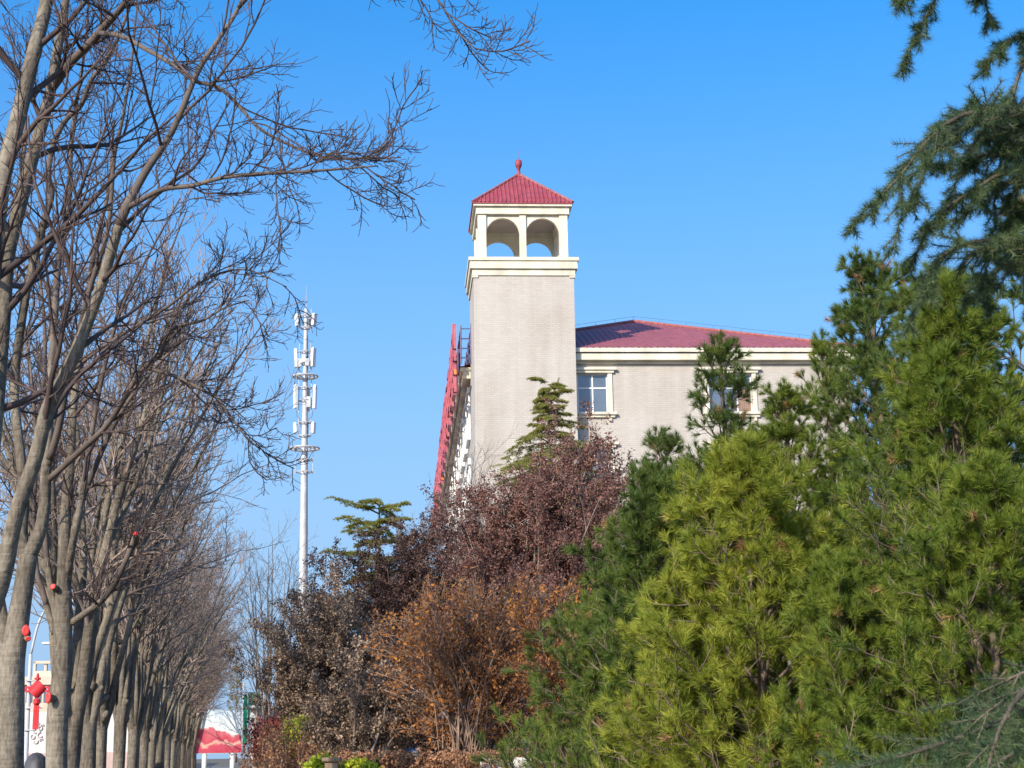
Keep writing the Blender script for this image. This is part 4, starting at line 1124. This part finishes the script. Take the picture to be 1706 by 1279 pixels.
# dark plum tree
poly = [(545, 940), (600, 930), (650, 905), (700, 900), (750, 920), (770, 970), (740, 1030), (640, 1040), (560, 1010)]
leafy('plum_tree', 'dark plum coloured tree just right of the mast below the flat topped cedar', 'tree', 660, 33, BANK, blob(poly, 36, 2) + [(545, 935), (590, 940), (700, 905)],
      M_PLUM, M_STEM, 72, (30, 46), 0.025, (8, 6), 0.05, 0.6, 0.28, 0.5)
poly = [(480, 1010), (530, 990), (600, 1000), (640, 1060), (640, 1160), (560, 1190), (480, 1150), (420, 1120), (410, 1080), (450, 1060)]
leafy('brown_tree', 'drab brown leaved tree with rounded crown at the foot of the mast', 'tree', 545, 28, BANK, blob(poly, 44, 3) + [(495, 1005), (415, 1095)],
      M_DRAB, M_STEM, 73, (24, 38), 0.023, (8, 6), 0.05, 0.6, 0.28, 0.45)
# amber shrub with upright switches
poly = [(640, 1020), (700, 985), (780, 990), (860, 985), (950, 980), (965, 1060), (940, 1120), (860, 1130), (740, 1120), (650, 1130), (620, 1080)]
leafy('amber_shrub', 'amber leaved shrub with many thin upright stems fanning from its base', 'shrub', 775, 22, 1.42, blob(poly, 46, 4) + [(700, 1000), (760, 990), (820, 985), (880, 990), (940, 1000), (640, 1060), (640, 1150), (625, 1110), (680, 1180), (720, 1190), (850, 1180), (900, 1170), (660, 1215), (900, 1215), (760, 1200)],
      M_AMBER, M_SWITCH, 74, (3, 4), 0.026, (8, 6), 0.014, 0.5, 0.26, 0.85, t_leaf=0.2)
poly = [(640, 1040), (760, 960), (900, 960), (960, 1000), (960, 1100), (900, 1200), (700, 1220), (600, 1200), (610, 1100)]
leafy('brown_tree', 'russet brown thicket standing right behind the stemmy amber shrub', 'tree', 800, 26, BANK, blob(poly, 40, 5), M_RUSSET, M_STEM, 75, (18, 28), 0.024, (7, 5), 0.04, 0.5, 0.26, 0.45)
poly = [(560, 1110), (640, 1090), (700, 1130), (720, 1200), (660, 1240), (560, 1240), (500, 1200)]
leafy('brown_tree', 'low greyish brown bush between the drab rounded tree and the amber shrub', 'tree', 615, 24.5, BANK, blob(poly, 30, 6), M_DRAB, M_GREYSTEM, 76, (16, 26), 0.024, (7, 5), 0.03, 0.4, 0.26, 0.45)
poly = [(880, 1010), (930, 985), (985, 1000), (990, 1080), (960, 1150), (900, 1160), (870, 1090)]
leafy('amber_shrub', 'bright amber shrub squeezed between the stemmy amber shrub and the pines', 'shrub', 935, 21, 1.42, blob(poly, 24, 14),
      M_AMBER, M_STEM, 174, (6, 9), 0.027, (7, 5), 0.018, 0.4, 0.26, 0.6, t_leaf=0.2)
# bare shrubs
def fan(cx, cy, rx, ry, n, seed):
    r = random.Random(seed); out = []
    for k in range(n):
        a = math.pi * (0.08 + 0.84 * (k + r.random()) / n); f = 0.72 + 0.3 * r.random()
        out.append((cx - math.cos(a) * rx * f, cy - math.sin(a) * ry * f))
    return out
leafy('bare_shrub_tree', 'leafless many stemmed tree standing left of the mast', 'tree', 448, 42, BANK, fan(455, 1120, 75, 235, 16, 1), None, M_GREYSTEM, 81, m=(10, 7), nst_r=0.04, depth=0.8, l1=0.25, lift=0.7)
leafy('bare_shrub_tree', 'leafless grey shrub tree against the lower left corner of the bell tower', 'tree', 790, 36, BANK, fan(790, 1000, 62, 255, 16, 2), None, M_GREYSTEM, 82, m=(10, 7), nst_r=0.035, depth=0.7, l1=0.25, lift=0.7)
leafy('bare_shrub_tree', 'thin leafless sapling between the flat topped cedar and the rooftop sign', 'tree', 715, 37, BANK, fan(715, 950, 30, 110, 9, 3), M_PLUM, M_STEM, 83, (1, 2), 0.03, (8, 5), 0.03, 0.4, 0.28, 0.7)

# ------------------------------------------------------------------ hedges, low plants and the garden edge
def bush_row(name, label, cat, pts, w, h0, h1, lmat, seed, n, leaf, zb, vertical=0.6, group=None):
    """dense leaves and upright twigs filling a band along a line of points"""
    rg = np.random.default_rng(seed)
    pts = np.array(pts, float); root = thing(name, label, cat, (pts[0][0], pts[0][1], zb), 0, group)
    o = np.array([pts[0][0], pts[0][1], zb])
    t = rg.random(n) * (len(pts) - 1); i = np.minimum(t.astype(int), len(pts) - 2); f = (t - i)[:, None]
    c = pts[i] * (1 - f) + pts[i + 1] * f
    base = np.zeros((n, 3)); base[:, :2] = c[:, :2] + rg.normal(size=(n, 2)) * w * 0.35; base[:, 2] = zb - 0.05
    top = base.copy(); H = h0 + (h1 - h0) * rg.random(n); top[:, :2] += rg.normal(size=(n, 2)) * w * 0.25; top[:, 2] = zb + H
    st = np.linspace(base, top, 6).transpose(1, 0, 2) - o; st[:, 1:-1] += rg.normal(size=(n, 4, 3)) * 0.03
    R = np.tile(np.linspace(0.008, 0.003, 6), (n, 1))
    P1, R1 = spawn(rg, st, R, 7, 0.3, 1.0, 0.5, 0.25, 0.3, 0.5, 4, 0.08, 0.08, 0.6, 0.002, lmin=0.1, lmax=0.5)
    b = MB(); b.tubes(st, R, 4); b.tubes(P1, R1, 3); b.build('stems', M_STEM, root)
    m = MB(); add_leaves(m, rg, P1, 8, leaf, 0.03, droop=-0.3); add_leaves(m, rg, st, 10, leaf, 0.03, 0.4); m.build('leaves', lmat, root)
    return root
bush_row('hedge', 'rust brown dry hedge along the right side of the walk', 'hedge', [ROW(s, 1.25) for s in (26, 30, 36, 44, 55)], 0.7, 1.5, 2.02, M_HEDGE, 91, 1500, 0.028, 0.0)
p = P(462, 1262, 34)
bush_row('red_shrub', 'dark red leaved shrub rising behind the rust brown hedge', 'shrub', [P(440, 1262, 36), P(480, 1262, 36)], 0.5, 0.5, 1.15, M_REDHEDGE, 92, 150, 0.03, BANK)
pq = [P(x, 1270, 19.6) for x in (560, 640, 720, 800, 880)]
bush_row('dry_hedge', 'low straw brown dry hedge at the foot of the amber shrub', 'hedge', pq, 0.5, 0.05, 0.22, M_HEDGE, 93, 420, 0.022, BANK + 0.02)
p = P(545, 1268, 18.6)
bush_row('lime_shrub', 'bright lime yellow leaved creeper hanging over the wooden post', 'shrub', [P(524, 1268, 18.6), P(548, 1268, 18.6)], 0.10, 0.05, 0.17, M_LIME, 94, 70, 0.032, 1.35)
bush_row('lime_shrub', 'bright yellow leaved shrub right of the wooden post', 'shrub', [P(578, 1268, 18.8), P(612, 1268, 18.8)], 0.10, 0.03, 0.11, M_LIME, 95, 70, 0.032, 1.37)
bush_row('green_shrub', 'small lime green conifer under the drab brown tree', 'shrub', [P(480, 1230, 27), P(522, 1230, 27)], 0.2, 0.35, 0.7, M_LIME, 96, 40, 0.026, 1.5)
b = MB(); p = P(553, 1279, 18.3)
fp = thing('wooden_post', 'short weathered wooden post with a flat cap under the lime yellow creeper', 'post', (p[0], p[1], 0.9))
b.bbox(-0.07, 0.07, -0.07, 0.07, 0, 0.64, 0.01); b.build('shaft', M_WOOD, fp)
b = MB(); b.bbox(-0.1, 0.1, -0.1, 0.1, 0.642, 0.69, 0.012); b.build('cap', M_WOOD, fp)
p0_, p1_ = P(800, 1274, 19.2), P(885, 1274, 19.2)
b = MB(); b.box(0, p1_[0] - p0_[0], 0, 0.25, 0, 0.12); o = b.build('stone_edging', M_STONEW); o.location = (p0_[0], p0_[1], P(850, 1280, 19.2)[2])
tag(o, 'pale stone edging slab at the foot of the amber shrub', 'edging')
p = P(392, 1262, 135)
make = make_pine(311, (p[0], p[1], BANK), 'narrow olive yellow conifer far off at the end of the walk', H=P(392, 1108, 135)[2] - BANK, Rb=2.0, mat=M_OLIVE, name='conifer_tree', dens=0.7, group=None)

# ------------------------------------------------------------------ near cedar reaching in from the right
Yc = 6.6
bp_ = P(1960, 1250, Yc)
cb = np.array([bp_[0], bp_[1], 0.0])
ced = thing('cedar_tree', 'near blue green cedar whose boughs hang in from the right edge of the picture', 'tree', tuple(cb))
rgc = np.random.default_rng(55)
def bough(pts, sub=3):
    a = np.array([[*(P(x, y, Y) - cb), w * mpp(Y) / 2] for (x, y, Y, w) in pts]); return resample(catmull(a, 4), 14)
boughs = [bough(x) for x in (
    [(1900, 230, 6.8, 22), (1760, 200, 6.6, 14), (1660, 185, 6.5, 10), (1590, 195, 6.4, 8), (1535, 245, 6.4, 6), (1495, 300, 6.3, 4), (1440, 350, 6.3, 2)],
    [(1900, 260, 7.0, 20), (1780, 235, 6.8, 12), (1690, 215, 6.8, 8), (1610, 205, 6.7, 6), (1560, 240, 6.7, 5), (1540, 290, 6.6, 4), (1500, 365, 6.6, 2)],
    [(1900, 330, 6.9, 18), (1750, 290, 6.8, 12), (1680, 285, 6.7, 8), (1629, 313, 6.6, 6), (1562, 356, 6.6, 4), (1532, 412, 6.6, 2)],
    [(1900, 470, 6.9, 18), (1760, 420, 6.8, 12), (1680, 400, 6.7, 8), (1610, 405, 6.6, 6), (1560, 430, 6.6, 4), (1525, 510, 6.6, 2)],
    [(1900, 130, 6.7, 18), (1780, 70, 6.6, 10), (1706, 60, 6.5, 6), (1665, 80, 6.4, 4), (1640, 118, 6.4, 2)],
    [(1900, 60, 6.5, 18), (1780, -40, 6.4, 12), (1680, -70, 6.3, 8), (1590, -40, 6.2, 6), (1548, 15, 6.2, 4), (1512, 92, 6.2, 2)],
    [(1900, 40, 6.3, 18), (1760, -70, 6.2, 10), (1650, -90, 6.2, 7), (1560, -60, 6.1, 5), (1510, -10, 6.1, 4), (1490, 24, 6.1, 2)],
    [(1900, 60, 6.6, 18), (1760, -30, 6.5, 10), (1680, -40, 6.5, 6), (1640, -10, 6.4, 4), (1655, 48, 6.4, 2)],
    [(1900, 180, 7.2, 22), (1790, 140, 7.1, 14), (1720, 150, 7.0, 10), (1685, 210, 6.9, 7), (1665, 280, 6.9, 5), (1655, 350, 6.9, 3)],
    [(1900, 180, 7.3, 22), (1800, 170, 7.2, 14), (1740, 210, 7.1, 10), (1705, 280, 7.0, 7), (1690, 340, 6.9, 4), (1680, 390, 6.9, 3)],
    [(1900, 100, 7.2, 22), (1800, 60, 7.1, 12), (1730, 70, 7.0, 8), (1695, 130, 6.9, 6), (1680, 200, 6.9, 4), (1655, 260, 6.9, 2)],
    [(1900, 210, 7.0, 20), (1790, 205, 7.0, 12), (1720, 190, 6.9, 9), (1660, 200, 6.9, 7), (1610, 180, 6.8, 5), (1590, 215, 6.8, 2)],
    [(1900, 290, 7.1, 20), (1800, 260, 7.0, 12), (1730, 250, 7.0, 9), (1680, 255, 7.0, 7), (1630, 260, 6.9, 5), (1595, 300, 6.9, 2)],
    [(1900, 150, 7.4, 20), (1800, 180, 7.4, 12), (1730, 205, 7.3, 9), (1680, 225, 7.3, 7), (1640, 225, 7.2, 5), (1610, 265, 7.2, 2)],
    [(1900, 260, 7.5, 20), (1800, 240, 7.4, 12), (1730, 280, 7.4, 9), (1690, 300, 7.3, 7), (1650, 310, 7.3, 5), (1625, 350, 7.2, 2)],
    [(1900, 420, 7.5, 20), (1800, 400, 7.4, 12), (1730, 410, 7.4, 9), (1690, 425, 7.3, 7), (1660, 450, 7.3, 5), (1630, 500, 7.2, 2)],
    [(1900, 380, 7.1, 20), (1800, 350, 7.0, 12), (1730, 345, 7.0, 9), (1690, 360, 7.0, 6), (1660, 400, 6.9, 4), (1640, 460, 6.9, 2)],
    [(1900, 1080, 5.4, 26), (1780, 1090, 5.2, 16), (1706, 1150, 5.0, 11), (1672, 1200, 4.9, 8), (1648, 1265, 4.8, 5), (1640, 1330, 4.8, 3)],
    [(1900, 1130, 5.6, 26), (1760, 1150, 5.5, 14), (1680, 1195, 5.4, 10), (1600, 1228, 5.3, 7), (1510, 1258, 5.2, 5), (1425, 1280, 5.2, 2)],
    [(1900, 1200, 5.2, 24), (1780, 1220, 5.1, 12), (1706, 1240, 5.0, 9), (1640, 1290, 5.0, 6), (1560, 1310, 5.0, 3)],
    [(1900, 1170, 5.9, 24), (1760, 1190, 5.8, 12), (1660, 1230, 5.7, 8), (1590, 1262, 5.6, 6), (1530, 1300, 5.6, 3)])]
for bb_ in boughs:
    zt_ = max(0.3, bb_[0, 2] - 0.35)
trunk_c = np.array([[0, 0, -0.1, 0.17], [0, 0.02, 1.5, 0.14], [0.03, 0, 3.5, 0.10], [0, 0, 5.8, 0.05], [0, 0.02, 7.4, 0.012]])
b = MB(); tc_ = catmull(trunk_c, 5); b.tube(tc_[:, :3], tc_[:, 3], 12)
st = []
for bb_ in boughs:                      # carry each bough back to the trunk
    a0 = np.array([0, 0, max(0.4, bb_[0, 2] - 0.25), 0.035]); a1 = bb_[0]
    st.append(resample(np.vstack([a0[None], catmull(np.vstack([a0, a1, bb_[2]]), 3)[1:4], bb_]), 22))
Q = np.stack(st)
b.tubes(Q[:, :, :3], Q[:, :, 3], 7)
airy = [4, 5, 6, 7, 8, 9, 10]
full = [i for i in range(len(st)) if i not in airy]
P1, R1 = spawn(rgc, Q[full, :, :3], Q[full, :, 3], 19, 0.26, 1.0, 0.8, 0.3, 0.2, 0.65, 8, -0.06, 0.05, 0.6, 0.0025, flat=True, lmin=0.06, lmax=0.32)
Pa, Ra = spawn(rgc, Q[airy, :, :3], Q[airy, :, 3], 8, 0.3, 1.0, 0.7, 0.3, 0.14, 0.6, 8, -0.06, 0.05, 0.6, 0.0025, flat=True, lmin=0.05, lmax=0.22)
P1 = np.concatenate([P1, Pa]); R1 = np.concatenate([R1, Ra])
P2, R2 = spawn(rgc, P1, R1, 5, 0.2, 1.0, 0.7, 0.25, 0.5, 0.3, 5, -0.05, 0.05, 0.7, 0.002, lmin=0.05, lmax=0.2)
b.tubes(P1, R1, 5); b.tubes(P2, R2, 4)
b.build('trunk', M_CEDBARK, ced, smooth=True)
c = MB(); w = 0.0021
add_needles(c, rgc, Q[:, :, :3], 2400, 0.042, 0.5, 1.4, w, 0.18)
add_needles(c, rgc, P1, 260, 0.042, 0.5, 1.4, w, 0.03)
add_needles(c, rgc, P2, 110, 0.040, 0.45, 1.35, w, 0.0)
c.build('needles', M_BLUECEDAR, ced)

# ------------------------------------------------------------------ across the road on the left
# street lamps
def lamp(px, Y, head, arm_from, label):
    p = P(px, 1262, Y); root = thing('street_lamp', label, 'street lamp', (p[0], p[1], 0), 0, 'white street lamps beyond the trees')
    o = np.array([p[0], p[1], 0])
    zt = (P(px, arm_from, Y) - o)[2]
    b = MB(); b.tube([[0, 0, 0], [0, 0, 0.9], [0, 0, 0.92], [0, 0, zt]], [0.11, 0.1, 0.075, 0.05], 12); b.build('pole', M_GALV, root, smooth=True)
    h = P(head[0], head[1], Y) - o
    b = MB(); b.tube(catmull([[0, 0, zt - 0.02], [h[0] * 0.2, 0, zt + (h[2] - zt) * 0.6], [h[0] * 0.55, 0, h[2] - 0.02], [h[0], 0, h[2]]]), 0.035, 8); b.build('arm', M_GALV, root, smooth=True)
    sg = 1 if h[0] > 0 else -1
    b = MB(); x0, x1 = sorted((h[0] - sg * 0.1, h[0] + sg * 0.5)); b.bbox(x0, x1, -0.11, 0.11, h[2] - 0.06, h[2] + 0.04, 0.03); b.build('lamp_head', M_PANEL, root)
    return root
lamp(43, 48, (112, 1000), 1090, 'white street lamp carrying the red knot, its long curved arm reaching right')
lamp(106, 66, (92, 1071), 1090, 'white street lamp half hidden by the third trunk with its head pointing left')
# chinese knot ornament hanging on the first lamp
Yk = 47.8
kc_ = P(62, 1148, Yk)
knot = thing('knot_ornament', 'red decorative knot with two side loops and a long tassel hung from a lamp post', 'ornament', tuple(kc_))
u = mpp(Yk)
b = MB()
n_ = 7                                  # woven lozenge: two crossing sets of cords
hw = 9.0 * u
for k in range(n_):
    t = -hw + 2 * hw * k / (n_ - 1)
    c45 = 0.7071
    for sgn in (1, -1):
        a = np.array([-hw, t]) ; e = np.array([hw, t])
        rot = np.array([[c45, -c45 * sgn], [c45 * sgn, c45]])
        a, e = rot @ a, rot @ e
        b.tube([[a[0], 0.012 * sgn, a[1]], [e[0], 0.012 * sgn, e[1]]], 0.042, 8)
b.build('woven_knot', M_KNOT, knot, smooth=True)
b = MB()
for sgn in (-1, 1):
    cx = sgn * 15.5 * u
    for rr_ in (3.2, 5.0):
        b.tube([[cx + sgn * rr_ * u * math.cos(a) * 0.8, 0, rr_ * u * math.sin(a) * 0.8 - 0.0] for a in np.linspace(0, 2 * math.pi, 21)], 0.022, 6, cap=False)
b.build('side_loops', M_KNOT, knot, smooth=True)
b = MB(); b.tube([[0, 0, 15 * u], [0, 0, 25 * u]], [0.05, 0.03], 8); b.lathe([(0.0, 14 * u), (0.09, 15 * u), (0.09, 18 * u), (0, 19 * u)], n=10); b.build('hanging_cord', M_KNOT, knot)
b = MB()
for k in range(9):
    x = (-3.6 + 0.9 * k) * u; b.tube([[x * 0.8, 0.01 * (k % 2), -16 * u], [x, 0.015 * (k % 2), -40 * u], [x * 1.05, 0, -63 * u + 0.02 * (k % 3)]], 0.022, 6)
b.lathe([(0.0, -14 * u), (0.10, -16 * u), (0.10, -22 * u), (0.07, -24 * u), (0, -25 * u)], n=10)
b.build('tassel', M_KNOT, knot)
b = MB()
for z in (14 * u, -64 * u): b.tube([[-20 * u, 0.1, z], [0.0, 0.1, z]], 0.02, 6)
for k in range(3):
    b.tube([[(-20 + 0) * u, 0.1, -30 * u], [(-8 + 4 * k) * u, 0.1, -(26 + 1 * k) * u], [8 * u, 0.1, -30 * u]], 0.012, 5)
b.build('bracket', M_GALV, knot)
# white relief wall
pw = P(60, 1262, 53)
rw = thing('relief_wall', 'white stone wall with a raised scroll emblem below the red knot', 'wall', (pw[0], pw[1], 0), R_(9))
hz = P(60, 1186, 53)[2]
b = MB(); b.bbox(-2.2, 3.2, 0, 0.35, 0.5, hz, 0.03); b.build('panel', M_STONEW, rw)
b = MB(); b.bbox(-2.35, 3.35, -0.12, 0.45, -0.1, 0.75, 0.03); b.bbox(-2.3, 3.3, -0.04, 0.4, 0.75, P(60, 1254, 53)[2], 0.02); b.build('plinth', M_PINKST, rw)
b = MB(); zc = P(60, 1222, 53)[2]; e_ = mpp(53)
for (cx, cz, r, a0, a1) in ((-2, 4, 6, 0.3, 5.0), (4, 9, 4, -2, 3.0), (5, -3, 5, 1.5, 6.0), (-6, -5, 4, 2, 7), (0, 15, 3, -1, 4), (7, 12, 2.5, 0, 5), (-1, -12, 4, 3, 7), (6, -10, 2.5, 0, 5)):
    b.tube([[(cx + r * (1 - 0.5 * t) * math.cos(a0 + (a1 - a0) * t)) * e_, -0.01, zc + (cz + r * (1 - 0.5 * t) * math.sin(a0 + (a1 - a0) * t)) * e_] for t in np.linspace(0, 1, 14)], 0.028, 6)
b.build('relief_emblem', M_RELIEF, rw, smooth=True)
# draped scooter
pv = P(61, 1262, 30)
zt = P(61, 1253, 30)[2]
sc_ = thing('covered_scooter', 'scooter under a dark grey quilted cover parked between the first two trunks', 'scooter', (pv[0], pv[1], 0), R_(20))
b = MB(); rgs = np.random.default_rng(8)
prof = [(0.33, 0.22), (0.30, 0.6), (0.27, 0.95), (0.235, 1.2), (0.20, zt - 0.18), (0.14, zt - 0.07), (0.07, zt - 0.015), (0.0, zt)]
V = []; n_ = 28
for (r, z) in prof:
    for k in range(n_):
        a = k * 2 * math.pi / n_; f_ = 1 + 0.09 * math.sin(5 * a + z * 2) * (1 - z / (zt + 0.3)) + 0.04 * math.sin(11 * a)
        V.append([r * f_ * math.cos(a), r * f_ * math.sin(a) * (2.0 - 0.75 * z / zt), z])
b.add(V, [[j * n_ + i, j * n_ + (i + 1) % n_, (j + 1) * n_ + (i + 1) % n_, (j + 1) * n_ + i] for j in range(len(prof) - 1) for i in range(n_)])
b.build('cover', M_COVER, sc_, smooth=True)
for y in (-0.5, 0.5):
    b = MB(); an = np.linspace(0, 2 * math.pi, 21)
    b.tube([[0, y + 0.19 * math.cos(a), 0.245 + 0.19 * math.sin(a)] for a in an], 0.05, 8, cap=False); b.build('wheel', M_TYRE, sc_, smooth=True)
# apartment block far across the road
pa = P(66, 1262, 160)
ab = thing('apartment_building', 'beige block with stepped roof frames far behind the red knot', 'building', (pa[0], pa[1], 0), R_(6))
az = lambda py: P(66, py, 160)[2]; e_ = mpp(160)
b = MB(); b.box(-45 * e_, 34 * e_, 0, 10, 0, az(1141)); b.build('wall', M_BEIGE, ab)
b = MB(); b.box(-47 * e_, 36 * e_, -0.4, 10.4, az(1141) + 0.01, az(1127)); b.build('roof_slab', M_BEIGE, ab)
b = MB()
for (x0, x1, y0, y1) in ((-22, 8, 1127, 1116), (-22, -18, 1116, 1099), (-5, -1, 1116, 1103), (-22, 10, 1104, 1099), (8, 12, 1127, 1099), (16, 19, 1127, 1103), (24, 28, 1127, 1112), (12, 30, 1110, 1106)):
    b.box(x0 * e_, x1 * e_, 2 + 0.01 * x0, 2.7 + 0.013 * x0, az(y0) + 0.012, az(y1))
b.build('roof_frame', M_BEIGE, ab)
for k in range(5):
    f = MB(); x = (-40 + 14 * k) * e_; f.box(x, x + 10 * e_, -0.06, -0.004, az(1170), az(1146)); w_ = f.build('window', M_GLASS, ab)
    g = MB(); g.box(x + 4.7 * e_, x + 5.3 * e_, -0.1, -0.063, az(1170), az(1146)); g.build('frame', M_WHITE, w_)

# ------------------------------------------------------------------ things at the end of the walk
pb = P(366, 1262, 108); e_ = mpp(108)
bbd = thing('billboard', 'billboard with a red and white picture on white posts at the end of the walk', 'billboard', (pb[0], pb[1], 0), R_(9))
bz = lambda py: P(366, py, 108)[2]
M_BPIC, n, l, bs = nodes_of('billboard_picture')
tc = n.new('ShaderNodeTexCoord'); sx = n.new('ShaderNodeSeparateXYZ'); l.new(tc.outputs['Object'], sx.inputs[0])
nz = n.new('ShaderNodeTexNoise'); nz.inputs['Scale'].default_value = 0.8; nz.inputs['Detail'].default_value = 5; l.new(tc.outputs['Object'], nz.inputs['Vector'])
ma = n.new('ShaderNodeMath'); ma.operation = 'MULTIPLY_ADD'; ma.inputs[1].default_value = 2.2; l.new(nz.outputs[0], ma.inputs[0]); l.new(sx.outputs['Z'], ma.inputs[2])
mr = n.new('ShaderNodeMapRange'); mr.inputs[1].default_value = bz(1255) + 0.6; mr.inputs[2].default_value = bz(1182) + 1.4; l.new(ma.outputs[0], mr.inputs[0])
rp = ramp(n, [(0.0, (0.45, 0.03, 0.06)), (0.27, (0.50, 0.07, 0.11)), (0.33, (0.72, 0.42, 0.32)), (0.40, (0.48, 0.05, 0.09)), (0.50, (0.55, 0.13, 0.15)), (0.54, (0.72, 0.76, 0.74)), (0.85, (0.6, 0.68, 0.72)), (1.0, (0.42, 0.55, 0.68))])
l.new(mr.outputs[0], rp.inputs[0]); l.new(rp.outputs[0], bs.inputs['Base Color']); bs.inputs['Roughness'].default_value = 0.4
b = MB(); b.box(-40 * e_, 40 * e_, 0.06, 0.3, bz(1255), bz(1182)); b.build('board', M_GALV, bbd)
b = MB(); b.box(-39 * e_, 39 * e_, 0.045, 0.057, bz(1254), bz(1183)); b.build('picture', M_BPIC, bbd)
for x in (-24, 20):
    b = MB(); b.tube([[x * e_, 0.2, 0], [x * e_, 0.2, bz(1255) - 0.002]], 0.16, 12); b.build('post', M_PANEL, bbd, smooth=True)
pg = P(418, 1262, 88); e_ = mpp(88)
gb = thing('green_signboard', 'tall green board on posts beside the billboard', 'sign', (pg[0], pg[1], 0), R_(8))
gz = lambda py: P(418, py, 88)[2]
b = MB(); b.bbox(-6 * e_, 14 * e_, 0, 0.15, gz(1200), gz(1153), 0.02); b.bbox(-13 * e_, -7 * e_, 0.02, 0.12, gz(1238), gz(1158), 0.02); b.build('board', M_GREEN, gb)
for x in (-14, 12):
    b = MB(); b.tube([[x * e_, 0.25, 0], [x * e_, 0.25, gz(1135 if x < 0 else 1158)]], 0.06, 8); b.build('post', M_PANEL, gb, smooth=True)
# white garden pavilion behind the hedge, partly seen through the shrubs
pp = P(515, 1262, 48); e_ = mpp(48)
pv_ = thing('garden_pavilion', 'low white pavilion with bluish windows behind the drab brown tree', 'building', (pp[0], pp[1], BANK), R_(4))
vz = lambda py: P(515, py, 48)[2] - BANK
b = MB(); b.box(-95 * e_, 330 * e_, 0.1, 3.5, -0.3, vz(1180)); b.build('wall', M_STONEW, pv_)
b = MB(); b.bbox(-99 * e_, 334 * e_, -0.25, 3.8, vz(1180) + 0.005, vz(1174), 0.03); b.build('roof', M_KERB, pv_)
for k in range(9):
    x = (-40 + 40 * k) * e_; f = MB(); f.box(x, x + 30 * e_, 0.05, 0.097, vz(1238), vz(1192)); w_ = f.build('window', M_GLASS, pv_)
    g = MB(); g.box(x + 14 * e_, x + 16 * e_, 0.02, 0.048, vz(1238), vz(1192)); g.build('frame', M_WHITE, w_)
# small blue van parked behind the amber shrub
pn = P(845, 1262, 33)
van = thing('parked_van', 'blue van with white roof parked behind the amber shrub', 'van', (pn[0], pn[1], BANK + 0.02), R_(-6))
b = MB()
prof = [(-1.9, 0.3), (-1.95, 0.8), (-1.55, 0.95), (-1.25, 1.0), (2.0, 1.0), (2.05, 0.3)]
V = [[x, y, z] for y in (-0.8, 0.8) for x, z in prof]; n_ = len(prof)
b.add(V, [[i, (i + 1) % n_, n_ + (i + 1) % n_, n_ + i] for i in range(n_)]); b.add(V, [list(range(n_))[::-1], list(range(n_, 2 * n_))]); b.build('body', M_BLUEP, van)
b = MB()
prof = [(-1.22, 1.003), (-0.75, 1.72), (-0.5, 1.84), (1.9, 1.84), (1.98, 1.003)]
V = [[x, y * (0.98 if z < 1.5 else 0.88), z] for y in (-0.8, 0.8) for x, z in prof]; n_ = len(prof)
b.add(V, [[i, (i + 1) % n_, n_ + (i + 1) % n_, n_ + i] for i in range(n_)]); b.add(V, [list(range(n_))[::-1], list(range(n_, 2 * n_))]); b.build('cab', M_PANEL, van)
for (x0, x1) in ((-0.85, -0.1), (0.0, 0.85), (0.95, 1.8)):
    b = MB(); b.add([[x0, -0.80, 1.08], [x1, -0.80, 1.08], [x1, -0.735, 1.62], [x0 + (0.15 if x0 < -0.5 else 0), -0.735, 1.62]], [[0, 1, 2, 3]]); b.build('side_window', M_GLASS, van)
for x in (-1.25, 1.35):
    for y in (-0.72, 0.72):
        b = MB(); b.tube([[x, y - 0.1, 0.3], [x, y + 0.1, 0.3]], 0.3, 18); w_ = b.build('wheel', M_TYRE, van)
        g = MB(); g.tube([[x, y - 0.11, 0.3], [x, y + 0.11, 0.3]], 0.17, 14); g.build('rim', M_GALV, w_)
